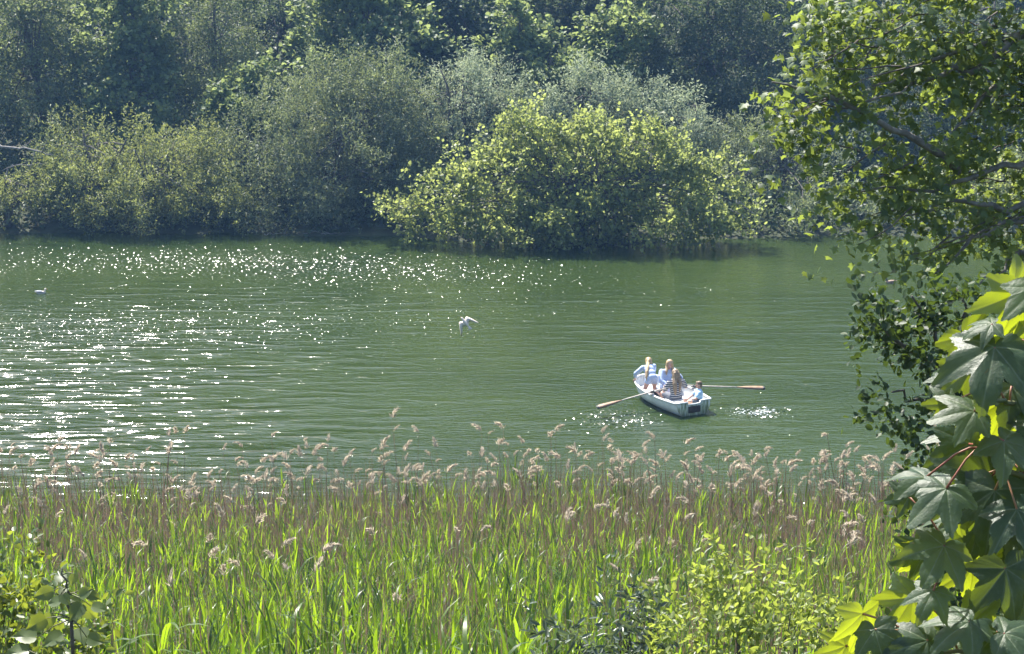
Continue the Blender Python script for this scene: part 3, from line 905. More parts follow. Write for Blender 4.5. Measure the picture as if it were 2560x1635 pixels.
SH = dict(aspect=.5, clump=.16, flat=1.0, twig=.22, upw=.6, rnd=.5, per=9, nup=.6, nrnd=.9, inner=.35, spread=.02, fill=.6)
shrub('sallow_shrub', 'bright yellow green shrub with small oval leaves at the reed bed edge', [(1830, 1420, 75, 75, 9.2), (1800, 1520, 100, 60, 9.1), (1880, 1560, 150, 80, 9.0), (1760, 1600, 140, 60, 8.9), (1950, 1610, 160, 60, 8.9)],
      1860, 9.1, M['sallow'], 560, .046, 61, **SH)
shrub('sallow_shrub', 'smaller yellow green shrub between the bright shrub and the big sycamore leaves', [(2080, 1510, 70, 55, 9.4), (2030, 1570, 90, 60, 9.2), (2130, 1590, 90, 60, 9.2), (1960, 1490, 40, 35, 9.4)],
      2070, 9.3, M['sallow'], 520, .046, 62, **SH)
shrub('grey_leaved_shrub', 'dark shrub with glossy grey leaves beside the bright yellow green shrub', [(1560, 1585, 100, 45, 9.6), (1480, 1615, 100, 40, 9.5), (1650, 1610, 100, 40, 9.4), (1580, 1535, 45, 28, 9.7)],
      1570, 9.6, M['buddleia'], 700, .06, 63, **dict(SH, aspect=.36, upw=.35))
shrub('bramble_bush', 'low bright green bramble bush beside the tall broad leaved stem', [(40, 1480, 90, 50, 9.3), (90, 1560, 120, 60, 9.1), (-60, 1520, 110, 90, 9.2), (60, 1620, 150, 50, 9.0), (190, 1620, 60, 40, 8.9)],
      60, 9.2, M['bramble'], 700, .05, 64, **dict(SH, aspect=.62, upw=.3, nup=1.0))

# tall broad-leaved stem in front of the bramble
rg = np.random.default_rng(65)
YB = 8.2
x = on_y(175, 1600, YB)[0]
root = np.array([x, YB, float(ground(x, YB)) - .05])
stemp = empty('broad_leaved_plant', root)
tag(stemp, 'upright broad leaved plant with dark stem rising over the bramble', 'plant')
top = on_y(155, 1420, YB)
C, rr = bough(rg, [root, on_y(178, 1560, YB), on_y(170, 1480, YB), top], .012, .004, .006)
MB().tube(C - root, rr, 7).build('stem', M['bark'], stemp)
Ls = []
for (px, py, s, ang, a) in [(150, 1440, 48, 100, 60), (182, 1450, 34, 250, 30), (108, 1485, 55, 200, 25), (135, 1505, 50, 175, 50), (165, 1500, 40, 300, 40), (215, 1480, 45, 30, 30), (235, 1490, 40, 330, 35), (190, 1530, 60, 240, 45),
                            (225, 1530, 62, 320, 12), (250, 1520, 48, 350, 55), (90, 1560, 62, 210, 20), (120, 1555, 50, 250, 20), (205, 1590, 60, 280, 60), (60, 1590, 70, 180, 55), (130, 1600, 65, 220, 50), (240, 1600, 55, 340, 40), (40, 1630, 70, 200, 60),
                            (160, 1475, 36, 80, 55), (185, 1500, 34, 150, 40)]:
    c = on_y(px, py, YB + rg.uniform(-.12, .12))
    th, al, yaw = rad(ang), rad(a), rad(rg.uniform(-35, 35))
    nn = np.array([math.sin(yaw) * math.cos(al), -math.cos(yaw) * math.cos(al), math.sin(al)])
    d = np.array([math.cos(th), 0, math.sin(th)])
    d = unit(d - nn * (d @ nn))
    s = s / F_PX * YB * .98
    Ls.append((c - d * s * .5, d, nn, s, s * .78, rg.uniform(.15, .9)))
    k = int(np.argmin(np.linalg.norm(C - c, axis=1)))
    MB().tube([C[k] - root, (C[k] + c - d * s * .5) / 2 - root + np.array([0, 0, .01]), c - d * s * .5 - root], [.004, .003, .002], 5).build('leaf_stalk', M['green_stem'], stemp)
leafy(stemp, tuple(np.array(v) for v in zip(*Ls)), T_OVATE, M['bramble'], 60, 3)

# ------------------------------------------------------------------ big sycamore leaves close to the viewer
def palmate(seed):
    rg = np.random.default_rng(seed)
    ka = [0, 9, 17, 25, 34, 43, 49, 57, 68, 79, 90, 100, 106, 116, 132, 150, 166, 180]
    kr = [1.0, .82, .70, .50, .60, .82, .92, .74, .60, .46, .52, .60, .63, .50, .40, .32, .17, .05]
    na, nr = 240, 12
    ph = np.linspace(-180, 180, na, endpoint=False)
    R_ = np.interp(abs(ph), ka, kr)
    saw = ((abs(ph) / 7.5) % 1.0)
    R_ = R_ * (1 + .07 * (saw - .5)) * (1 + rg.normal(0, .012, na))
    f = np.linspace(0, 1, nr + 1)[1:]
    veins = np.array([0, 49, -49, 105, -105]) + rg.normal(0, 2, 5)
    dv = np.min(abs((ph[:, None] - veins[None] + 180) % 360 - 180), 1)
    curl, droop, cup, tw = rg.uniform(.0, .45), rg.uniform(.12, .46), rg.uniform(-.12, .30), rg.uniform(-.15, .15)
    rg2 = (int(rg.integers(5, 9)), rg.uniform(0, 6))
    V_, vn = [(0, 0, 0)], [1.0]
    ra = np.radians(ph)
    for fr in f:
        r = R_ * fr
        x_, y_ = r * np.cos(ra), r * np.sin(ra)
        z_ = -droop * r ** 2 - cup * y_ ** 2 + .10 * r * np.clip(dv / 26, 0, 1) + tw * x_ * y_ + .05 * np.sin(5 * x_ + 4 * y_ + seed) * r + .045 * np.sin(ra * rg2[0] + rg2[1]) * fr ** 3 * R_ + curl * np.clip(x_ - .55, 0, 1) ** 2 * -1.6
        V_ += list(np.stack([x_, y_, z_], -1))
        dist = r * np.sin(np.radians(np.clip(dv, 0, 90)))
        side = .5 * np.exp(-((((r * np.cos(np.radians(dv)) * 9 + dv * .06) % 1.0) - .5) / .10) ** 2) * (dv < 24) * (dv > 1.5)
        vn += list(np.clip(np.exp(-(dist / .011) ** 2) + side * .6, 0, 1))
    tri = np.array([(0, 1 + k, 1 + (k + 1) % na) for k in range(na)])
    q = []
    for i in range(nr - 1):
        for k in range(na):
            k2 = (k + 1) % na
            q.append((1 + i * na + k, 1 + (i + 1) * na + k, 1 + (i + 1) * na + k2, 1 + i * na + k2))
    return np.array(V_, float), [tri, np.array(q)], np.array(vn)


SAP_Y = 2.9
root = np.array([.98, SAP_Y + .1, float(ground(.98, SAP_Y + .1)) - .05])
sap = empty('sycamore_sapling', root)
tag(sap, 'sycamore sapling with big lobed leaves close beside the viewpoint', 'tree')
rg = np.random.default_rng(71)
C, rr = bough(rg, [root, on_y(2680, 1500, 3.0), on_y(2640, 1200, 3.0), on_y(2650, 900, 3.0), on_y(2640, 640, 2.95)], .016, .006, .006, 16)
MB().tube(C - root, rr, 9).build('stem', M['green_stem'], sap)
shoots = [C]
for pts in ([on_y(2640, 1250, 3), on_y(2540, 1180, 2.95), on_y(2460, 1120, 2.9)], [on_y(2650, 1650, 3), on_y(2500, 1640, 2.9), on_y(2300, 1620, 2.85)], [on_y(2650, 950, 3), on_y(2540, 1010, 2.95), on_y(2480, 1000, 2.9)],
            [on_y(2650, 1500, 3), on_y(2480, 1450, 2.92), on_y(2380, 1400, 2.9)]):
    c2, r2 = bough(rg, pts, .007, .003, .004, 10)
    MB().tube(c2 - root, r2, 7).build('shoot', M['green_stem'], sap)
    shoots.append(c2)
allC = np.concatenate(shoots)
PAL = {}
for sd in range(6):
    Vp, Fp, vn = palmate(sd)
    for ti in (0, 1, 2):
        PAL[sd, ti] = np_mesh('leaf', Vp, Fp, True, {'vein': vn, 'tint': np.full(len(Vp), (.1, .5, .95)[ti])}, M['big_leaf'])
#  px, py (middle of blade), size px, direction of tip (deg, 0 = right, 90 = up), lift of the blade (0 faces viewer, 90 faces up), yaw, tint (shaded to backlit look, put into the colour), Y
BIG = [
    (2530, 775, 190, 250, 8, 10, 2, 2.95), (2455, 815, 110, 200, 62, -25, 1, 2.9), (2475, 915, 265, 262, 50, -10, 0, 2.85), (2400, 945, 150, 215, 14, -30, 1, 2.98),
    (2400, 1030, 170, 195, 60, 12, 1, 2.88), (2500, 1050, 215, 255, 6, 15, 2, 3.0), (2350, 1010, 95, 180, 20, 0, 1, 2.95),
    (2420, 1155, 215, 250, 28, 25, 0, 3.02), (2545, 1130, 200, 285, 60, 15, 1, 2.86), (2470, 1130, 120, 240, 10, -15, 2, 3.05), (2335, 1245, 200, 240, 56, -12, 1, 2.86), (2250, 1245, 100, 190, 18, -20, 0, 2.95), (2290, 1205, 150, 180, 66, 10, 1, 2.9),
    (2480, 1280, 250, 265, 30, -12, 0, 2.92), (2560, 1310, 210, 280, 55, -8, 0, 2.82), (2345, 1395, 190, 245, 55, 14, 1, 2.84), (2285, 1390, 130, 200, 20, 20, 0, 2.95), (2430, 1450, 165, 268, 5, -8, 2, 2.98),
    (2525, 1470, 220, 275, 30, 10, 0, 2.86), (2320, 1500, 135, 255, 50, -15, 1, 2.82), (2262, 1525, 175, 240, 6, -15, 2, 2.93), (2330, 1530, 110, 300, 8, 20, 2, 2.95),
    (2155, 1570, 165, 265, 8, 30, 2, 2.86), (2195, 1605, 150, 290, 32, -25, 0, 2.83), (2285, 1610, 170, 200, 46, 10, 0, 2.82), (2395, 1570, 190, 180, 66, 5, 1, 2.8), (2470, 1560, 180, 350, 10, 0, 2, 2.95),
    (2500, 1620, 190, 265, 44, 12, 0, 2.8), (2550, 1590, 170, 330, 60, -15, 1, 2.78), (2090, 1625, 120, 200, 10, 10, 2, 2.9), (2560, 1000, 190, 300, 40, 0, 0, 2.95), (2560, 1210, 160, 250, 8, 0, 2, 3.05), (2540, 870, 150, 300, 12, 0, 2, 3.05),
    (2440, 1350, 140, 250, 30, 10, 0, 3.05), (2540, 1390, 150, 260, 12, 10, 2, 3.06), (2600, 760, 200, 270, 50, 0, 1, 2.9), (2620, 1100, 220, 270, 40, 0, 0, 2.9), (2630, 1400, 220, 270, 45, 0, 1, 2.9),
    (2480, 1210, 200, 200, 72, 0, 1, 3.1), (2600, 920, 240, 240, 70, 0, 1, 3.0), (2400, 1100, 180, 215, 75, 10, 0, 3.12), (2500, 1390, 220, 200, 76, 5, 1, 3.12), (2380, 1310, 170, 190, 75, -8, 1, 3.1),
]
for (px, py, s, ang, a, yaw, ti, Y) in list(BIG):
    if px > 2330:
        BIG.append((px + rg.uniform(-50, 90), py + rg.uniform(-70, 70), s * rg.uniform(.6, .95), ang + rg.uniform(-60, 60), rg.choice([6, 12, 30, 48, 58, 68]), rg.uniform(-30, 30), int(rg.integers(3)), Y + rg.uniform(.04, .16)))
for k, (px, py, s, ang, a, yaw, ti, Y) in enumerate(BIG):
    c = on_y(px, py, Y)
    th, al, yw = rad(ang), rad(a + rg.uniform(-4, 4)), rad(yaw)
    nn = np.array([math.sin(yw) * math.cos(al), -math.cos(yw) * math.cos(al), math.sin(al)])
    if a > 62:
        d = np.array([math.cos(th) * .8, -.6, math.sin(th) * .3])
    else:
        d = np.array([math.cos(th), 0, math.sin(th)])
    d = unit(d - nn * (d @ nn))
    b_ = np.cross(nn, d)
    s = s / F_PX * Y * .74
    base = c - d * s * .32
    o = bpy.data.objects.new('leaf', PAL[(k * 5) % 6, ti])
    COL.objects.link(o)
    o.parent = sap
    mx = Matrix.Identity(4)
    for r in range(3):
        mx[r][0], mx[r][1], mx[r][2], mx[r][3] = d[r] * s, b_[r] * s, nn[r] * s, base[r] - root[r]
    o.matrix_local = mx
    q = allC[int(np.argmin(np.linalg.norm(allC - base, axis=1)))]
    mid = (q + base) / 2 + np.array([0, 0, .015])
    pm = MB().tube(np.array([q - root, (q + mid) / 2 - root + np.array([0, 0, .006]), mid - root, (mid + base) / 2 - root, base - root]), [.0022, .002, .0018, .0018, .0022], 6)
    pm.build('leaf_stalk', M['petiole'], sap)

# ------------------------------------------------------------------ reed bed
RNG = np.random.default_rng(81)


def blades(P, az, tilt, ln, wd, bend, nseg=3):
    """curved tapering blades; returns verts, quads. bend = extra tilt at the tip"""
    n = len(P)
    t = np.linspace(0, 1, nseg + 1)
    ang = tilt[:, None] + bend[:, None] * t[None] ** 1.5
    step = ln[:, None] / nseg
    hx = np.cumsum(np.sin(ang) * step, 1) - np.sin(ang[:, :1]) * step
    hz = np.cumsum(np.cos(ang) * step, 1) - np.cos(ang[:, :1]) * step
    prof = np.interp(t, [0, .15, .4, .75, 1], [.55, .9, 1, .6, .06])
    dx, dy = np.cos(az), np.sin(az)
    cx = P[:, 0, None] + hx * dx[:, None]
    cy = P[:, 1, None] + hx * dy[:, None]
    cz = P[:, 2, None] + hz
    w = wd[:, None] * prof[None] * .5
    sxv, syv = -dy[:, None] * w, dx[:, None] * w
    A = np.stack([cx - sxv, cy - syv, cz], -1)
    B = np.stack([cx + sxv, cy + syv, cz], -1)
    V_ = np.stack([A, B], 2).reshape(n, -1, 3)
    k = 2 * (nseg + 1)
    q = np.array([(2 * i, 2 * i + 1, 2 * i + 3, 2 * i + 2) for i in range(nseg)])
    F_ = (q[None] + (np.arange(n) * k)[:, None, None]).reshape(-1, 4)
    return V_.reshape(-1, 3), F_, k


def field(n_near, y0, y1, rg, margin=3.0):
    """random spots on the bank seen by the camera between distances y0 and y1"""
    y = rg.uniform(0, 1, n_near)
    y = np.sqrt(y0 * y0 + y * (y1 * y1 - y0 * y0))
    x = rg.uniform(-1, 1, n_near) * (y * .2844 + margin)
    return x, y


REED_EDGE = lambda x: 41.2 + .7 * np.sin(x * .55 + 1) + .5 * np.sin(x * 1.3) - .9 * np.exp(-((x + 9) / 2.2) ** 2)


def clumpy(x, y):
    return .5 + .25 * np.sin(x * 1.9 + np.sin(y * 1.1) * 2) + .25 * np.sin(y * 1.4 + np.sin(x * .8) * 2.5)


def dryness(x, y):
    """share of dead stalks, more towards the right of the bed"""
    u = x / y
    return np.clip(.28 + .40 * np.exp(-((u - .17) / .07) ** 2) * np.exp(-((y - 22) / 8) ** 2) + .12 * (np.sin(x * 1.3 + y) > .6), 0, 1)


spots = []
for n, a, b in ((4500, 11.5, 17), (5300, 17, 24), (5300, 24, 31), (6000, 31, 42.5)):
    x, y = field(n, a, b, RNG)
    ok = (y < REED_EDGE(x)) & (RNG.random(n) < .45 + .6 * clumpy(x, y)) & (RNG.random(n) > dryness(x, y) * .9)
    ok &= ~((y < 13.5) & (x > 1.2)) 
    spots.append(np.stack([x[ok], y[ok]], -1))
S = np.concatenate(spots)
z = np.maximum(ground(S[:, 0], S[:, 1]), -.25)
S = np.column_stack([S, z])
Hs = RNG.uniform(1.0, 1.5, len(S)) * (.85 + .3 * clumpy(S[:, 0], S[:, 1])) * np.interp(S[:, 1], [11, 18, 39], [.85, 1.0, 1.05])
# the shoots that show largest are things of their own
dep = S[:, 1]
order = np.argsort(dep + RNG.uniform(0, 3.0, len(S)) + 30 * (np.abs(S[:, 0]) > dep * .2844) + 40 * ((14.2 - S[:, 2] - Hs) / dep > .436))
near_i, rest_i = order[:300], order[300:]


def shoot_blades(rg, n, h):
    """blade parameters for one shoot of height h (local coords)"""
    t = np.sort(rg.uniform(.25, .98, n))
    az = rg.uniform(0, 2 * PI, n)
    return t, az, rg.uniform(.10, .42, n) * (1.25 - t * .6), rg.uniform(.32, .52, n), rg.uniform(.018, .032, n), rg.uniform(.05, .9, n) ** 1.3


# shared meshes of single blades for the near shoots
blade_meshes = []
for k in range(14):
    V_, F_, kk = blades(np.zeros((1, 3)), np.zeros(1), np.array([RNG.uniform(.12, .4)]), np.array([RNG.uniform(.34, .55)]), np.array([RNG.uniform(.022, .036)]), np.array([RNG.uniform(.05, 1.1) if k % 3 else RNG.uniform(.8, 1.9)]), 6)
    blade_meshes.append(np_mesh('blade', V_, [F_], True, {'tint': np.full(len(V_), RNG.random())}, M['reed']))
stem_meshes = []
for k in range(5):
    mb = MB().tube([(0, 0, 0), (.01 * k - .02, .01, .4), (.02 * k - .03, .0, .8), (.03 * k - .05, .01, 1.0)], [.006, .0055, .004, .002], 5)
    me = mb.mesh('reed_shoot', M['reed'])
    a = me.attributes.new('tint', 'FLOAT', 'POINT')
    stem_meshes.append(me)
for i in near_i:
    o = bpy.data.objects.new('reed_shoot', stem_meshes[RNG.integers(5)])
    COL.objects.link(o)
    h = Hs[i]
    o.location = S[i]
    o.rotation_euler = (RNG.normal(0, .06), RNG.normal(.03, .07), RNG.uniform(0, 6.28))
    o.scale = (1, 1, h)
    tag(o, 'green reed shoot with long blades standing at the lower end of the reed bed', 'reed', 'green reed shoots on the lower bank')
    for k in range(5):
        c = bpy.data.objects.new('blade', blade_meshes[RNG.integers(len(blade_meshes))])
        COL.objects.link(c)
        c.parent = o
        t = .35 + .6 * (k + RNG.random() * .6) / 5
        c.location = (0, 0, t)
        c.rotation_euler = (0, 0, RNG.uniform(0, 6.28))
        s = RNG.uniform(.8, 1.15)
        c.scale = (s, s * 1.1, s / h)

nb = 5
n = len(rest_i)
base = np.repeat(S[rest_i], nb, 0)
hh = np.repeat(Hs[rest_i], nb)
t = RNG.uniform(.38, 1.0, n * nb)
lean = np.repeat(RNG.normal(0, .08, (n, 2)), nb, 0)
P = base + np.column_stack([lean[:, 0] * t * hh, lean[:, 1] * t * hh, hh * t * .95])
V1, F1, kk = blades(P, RNG.uniform(0, 2 * PI, n * nb), RNG.uniform(.08, .38, n * nb), RNG.uniform(.32, .56, n * nb), RNG.uniform(.018, .033, n * nb), np.where(RNG.random(n * nb) < .2, RNG.uniform(.8, 1.8, n * nb), RNG.uniform(0, .6, n * nb)), 3)
ti = np.clip(np.repeat(RNG.normal(.42, .28, n), nb) + RNG.normal(0, .22, n * nb), 0, 1)
tag(obj('reed_leaves', np_mesh('reed_leaves', V1, [F1], True, {'tint': np.repeat(ti, kk)}, M['reed'])), 'dense green reed blades filling the bed along the shore', 'reeds', kind='stuff')
# short leafy grass filling the bed between the shoots
x, y = field(24000, 9.0, 38, RNG, 6.0)
P = np.column_stack([x, y, ground(x, y) + RNG.uniform(0, .45, len(x))])
n = len(P)
V1, F1, kk = blades(P, RNG.uniform(0, 2 * PI, n), RNG.uniform(.1, .7, n), RNG.uniform(.25, .6, n), RNG.uniform(.012, .026, n), RNG.uniform(0, 1.3, n), 3)
tag(obj('grass', np_mesh('grass', V1, [F1], True, {'tint': np.repeat(np.clip(RNG.normal(.35, .2, n), 0, 1), kk)}, M['grass'])), 'green grass growing between the reed shoots', 'grass', kind='stuff')

# dead stalks: upright, leaning and broken
x1, y1 = field(13000, 12, 42, RNG)
ok = (y1 < REED_EDGE(x1) + .3) & (RNG.random(len(x1)) < .16 + 1.3 * dryness(x1, y1) + .3 * (y1 > 30) + .6 * (y1 > 37))
x1, y1 = x1[ok], y1[ok]
x2, y2 = field(5200, 29, 42.4, RNG)
kp = RNG.random(5200) < np.interp(y2, [29, 36, 38], [.25, .7, 1])
x2, y2 = x2[kp], y2[kp]
ok = y2 < REED_EDGE(x2) + .5
x1, y1 = np.concatenate([x1, x2[ok]]), np.concatenate([y1, y2[ok]])
n = len(x1)
P = np.column_stack([x1, y1, np.maximum(ground(x1, y1), -.3)])
tl = np.abs(RNG.normal(0, .13, n)) + (RNG.random(n) < .18) * RNG.uniform(.3, 1.3, n)
V1, F1, kk = blades(P, RNG.uniform(0, 2 * PI, n), tl, RNG.uniform(1.1, 2.0, n), RNG.uniform(.009, .017, n), RNG.normal(0, .12, n), 3)
V2, F2, _ = blades(P, RNG.uniform(0, 2 * PI, n), np.abs(RNG.normal(0, .13, n)), RNG.uniform(1.2, 2.2, n), RNG.uniform(.008, .014, n), RNG.normal(0, .1, n), 3)
tt = np.repeat(np.clip(RNG.normal(.4, .25, n), 0, 1), kk)
tag(obj('dead_reed_stalks', np_mesh('dead_reed_stalks', np.concatenate([V1, V2]), [np.concatenate([F1, F2 + len(V1)])], False, {'tint': np.concatenate([tt, tt])}, M['dry'])), 'tangle of thin brown dead reed stalks', 'dead reeds', kind='stuff')


# plumed dry reeds
def plume_arrays(rg, ln=.30):
    n = 110
    t = rg.random(n) ** .8
    bend = rg.uniform(.3, 1.5)
    th = .12 + bend * t
    ax = np.stack([(1 - np.cos(th)) * ln / bend * 1.1 + .01, np.zeros(n), np.sin(th) * ln / bend * .9], -1)
    side = rg.normal(size=(n, 3))
    D = unit(np.stack([np.sin(th), 0 * th, np.cos(th)], -1) + side * .30 + np.array([.15, 0, -.25]))
    ll = rg.uniform(.06, .14, n) * (1.1 - .45 * t)
    ax = ax + side * np.array([.008, .014, .008]) * (1.2 - t)[:, None]
    return ax, D, unit(rg.normal(size=(n, 3))), ll, ll * .11, np.clip(rg.normal(.5, .3, n), 0, 1)


plumes = []
for k in range(8):
    pa = plume_arrays(np.random.default_rng(300 + k))
    plumes.append((pa, leaf_mesh('plume', T_DIAMOND, pa, M['plume'])))
stalks = []
for k in range(5):
    me = MB().tube([(0, 0, 0), (.02 * (k - 2), .01, .35), (.025 * (k - 2), -.01, .7), (0, 0, 1.0)], [.009, .008, .007, .005], 5).mesh('stalk', M['dry'])
    a = me.attributes.new('tint', 'FLOAT', 'POINT')
    a.data.foreach_set('value', np.full(len(me.vertices), .15 + .12 * k, dtype=np.float32))
    stalks.append(me)
xe, ye = field(340, 37, 42, RNG)
ye = REED_EDGE(xe) + RNG.normal(-1.3, 1.2, 340)
xm, ym = field(60, 19, 38, RNG)
px_, py_ = np.concatenate([xe, xm]), np.concatenate([ye, ym])
# thicker tufts where the photograph has them
for (ppx, ppy, k) in ((700, 1150, 26), (1580, 1150, 34), (2120, 1180, 36), (980, 1180, 16), (1310, 1190, 18), (640, 1390, 5), (1640, 1320, 8), (1950, 1220, 14), (2100, 1310, 10), (300, 1200, 14)):
    Yt = np.interp(ppy, [1120, 1250, 1400], [41, 37, 25])
    c = on_y(ppx, ppy, Yt)
    px_ = np.concatenate([px_, c[0] + RNG.normal(0, .55, k)])
    py_ = np.concatenate([py_, Yt + RNG.normal(-.1, .45, k)])
py_ = np.minimum(py_, REED_EDGE(px_) + .6)
pz_ = np.maximum(ground(px_, py_), -.3)
hgt = np.where(py_ > 36, RNG.normal(1.85, .38, len(px_)), RNG.normal(1.65, .28, len(px_)))
vis = (np.abs(px_) < py_ * .2844) & ((14.2 - pz_ - hgt) / py_ < .42)
o_ = np.argsort(py_ + 60 * ~vis)
ind, rest = o_[:300], o_[300:]
for n_, i in enumerate(ind):
    e = empty('dry_reed', (px_[i], py_[i], pz_[i]))
    e.rotation_euler = (RNG.normal(0, .06), RNG.normal(-.06, .09), 0)
    tag(e, 'dry brown reed stalk topped with a nodding pale feathery plume', 'reed', 'plumed dry reeds')
    s = obj('stalk', stalks[n_ % 5], e)
    s.scale = (1, 1, hgt[i])
    p = obj('plume', plumes[n_ % 8][1], e)
    p.location = (0, 0, hgt[i] * .985)
    q = RNG.uniform(.5, .95) if RNG.random() < .75 else RNG.uniform(.9, 1.15)
    p.scale = (q, q, q)
    p.rotation_euler = (0, RNG.normal(0, .2), RNG.normal(0, 1.1) + (PI if RNG.random() < .45 else 0))
Ls, sv = [], MB()
for i in rest:
    pa = plumes[RNG.integers(8)][0]
    a = RNG.normal(0, 1.1) + (PI if RNG.random() < .45 else 0)
    Rz = np.array([[math.cos(a), -math.sin(a), 0], [math.sin(a), math.cos(a), 0], [0, 0, 1]])
    b = np.array([px_[i], py_[i], pz_[i]])
    t_ = b + np.array([RNG.normal(-.1, .18), RNG.normal(0, .12), hgt[i]])
    q = RNG.uniform(.5, .95) if RNG.random() < .75 else RNG.uniform(.9, 1.15)
    Ls.append((pa[0] @ Rz.T * q + t_, pa[1] @ Rz.T, pa[2], pa[3] * q, pa[4] * q, pa[5]))
    sv.tube([b, (b + t_) / 2 + RNG.normal(size=3) * .02, t_], [.006, .005, .0035], 3)
if len(Ls):
    e = empty('dry_reeds', (0, 0, 0))
    tag(e, 'further dry plumed reeds along the outer edge of the bed', 'reeds', kind='stuff')
    o = obj('plumes', leaf_mesh('plumes', T_DIAMOND, cat_leaves(Ls), M['plume']), e)
    o['kind'] = 'stuff'
    o = sv.build('stalks', M['dry'], e)
    o['kind'] = 'stuff'

# ------------------------------------------------------------------ rowing boat
def boat_paint():
    m, nt, out = new_mat('boat_white')
    p = N(nt, 'ShaderNodeBsdfPrincipled', Roughness=0.38)
    tc = N(nt, 'ShaderNodeTexCoord')
    no = N(nt, 'ShaderNodeTexNoise', Scale=3.5, Detail=6.0, Roughness=.65)
    nt.links.new(tc.outputs['Object'], no.inputs['Vector'])
    rp = N(nt, 'ShaderNodeValToRGB')
    rp.color_ramp.elements[0].position, rp.color_ramp.elements[1].position = .3, .62
    rp.color_ramp.elements[0].color, rp.color_ramp.elements[1].color = c4((.70, .72, .71)), c4((.84, .86, .87))
    nt.links.new(no.outputs[0], rp.inputs[0])
    # grime close to the waterline
    sx_ = N(nt, 'ShaderNodeSeparateXYZ')
    nt.links.new(tc.outputs['Object'], sx_.inputs[0])
    ad = N(nt, 'ShaderNodeMath', operation='MULTIPLY_ADD')
    ad.inputs[1].default_value = .12
    nt.links.new(no.outputs[0], ad.inputs[0])
    nt.links.new(sx_.outputs['Z'], ad.inputs[2])
    r2 = N(nt, 'ShaderNodeValToRGB')
    r2.color_ramp.elements[0].position, r2.color_ramp.elements[1].position = .05, .10
    r2.color_ramp.elements[0].color, r2.color_ramp.elements[1].color = c4((.30, .34, .24)), c4((1, 1, 1))
    nt.links.new(ad.outputs[0], r2.inputs[0])
    mx = N(nt, 'ShaderNodeMix', data_type='RGBA', blend_type='MULTIPLY')
    mx.inputs[0].default_value = 1.0
    nt.links.new(rp.outputs[0], mx.inputs[6])
    nt.links.new(r2.outputs[0], mx.inputs[7])
    nt.links.new(mx.outputs[2], p.inputs['Base Color'])
    nt.links.new(p.outputs[0], out.inputs['Surface'])
    return m


def transom_paint():
    m, nt, out = new_mat('stained_transom')
    p = N(nt, 'ShaderNodeBsdfPrincipled', Roughness=0.6)
    tc = N(nt, 'ShaderNodeTexCoord')
    mp = N(nt, 'ShaderNodeMapping')
    mp.inputs['Scale'].default_value = (16, 1, 2.2)
    nt.links.new(tc.outputs['Object'], mp.inputs[0])
    no = N(nt, 'ShaderNodeTexNoise', Scale=1.0, Detail=5.0, Roughness=.6)
    nt.links.new(mp.outputs[0], no.inputs['Vector'])
    rp = N(nt, 'ShaderNodeValToRGB')
    e = rp.color_ramp.elements
    e[0].position, e[1].position = .38, .62
    e[0].color, e[1].color = c4((.12, .15, .06)), c4((.66, .69, .60))
    k = e.new(.48)
    k.color = c4((.38, .42, .28))
    nt.links.new(no.outputs[0], rp.inputs[0])
    nt.links.new(rp.outputs[0], p.inputs['Base Color'])
    nt.links.new(p.outputs[0], out.inputs['Surface'])
    return m


M['boat'] = boat_paint()
M['boat_in'] = plain('boat_inside', (.62, .64, .65), .5, (.48, .50, .50), 5)
M['rim'] = plain('boat_rim', (.80, .80, .79), .4, (.68, .68, .66), 12)
M['transom'] = transom_paint()
M['pad'] = plain('motor_pad_wood', (.035, .028, .024), .8, (.08, .06, .05), 14, 5, .004)
M['oar_wood'] = plain('oar_shaft_paint', (.62, .58, .52), .5, (.42, .34, .27), 7, 5)
M['oar_blade'] = plain('oar_blade_wood', (.20, .12, .07), .45, (.30, .20, .13), 9, 5)
M['rubber'] = plain('black_rubber', (.02, .02, .02), .6, (.04, .04, .04), 20)
M['metal'] = plain('galvanised_metal', (.35, .35, .35), .4, (.25, .25, .25), 30)

T_B = rad(26)
BO = on_z(1460 + 1318 / 4.816, 860 + 855 / 4.816, 0)
boat = empty('rowing_boat', BO)
boat.rotation_euler = (0, rad(-1.0), T_B)
tag(boat, 'white rowing dinghy with green stained transom carrying four people', 'boat')
BM = Matrix.Translation(Vector(BO)) @ Matrix.Rotation(T_B, 4, 'Z')
LB, HB = 2.95, .70


def half_beam(s):
    s = np.asarray(s, float)
    return np.where(s < .42, .575 + (HB - .575) * np.sin(PI / 2 * np.clip(s, 0, .42) / .42), HB * np.clip(1 - (np.clip(s - .42, 0, 1) / .58) ** 2.5, 0, 1) ** .55)


def sheer(s):
    return .40 + .05 * (np.asarray(s) - .25) ** 2 + .20 * np.clip(np.asarray(s) - .35, 0, 1) ** 1.7


def keel(s):
    return -.10 + .0 * np.asarray(s) + .42 * np.clip((np.asarray(s) - .72) / .28, 0, 1) ** 2.2


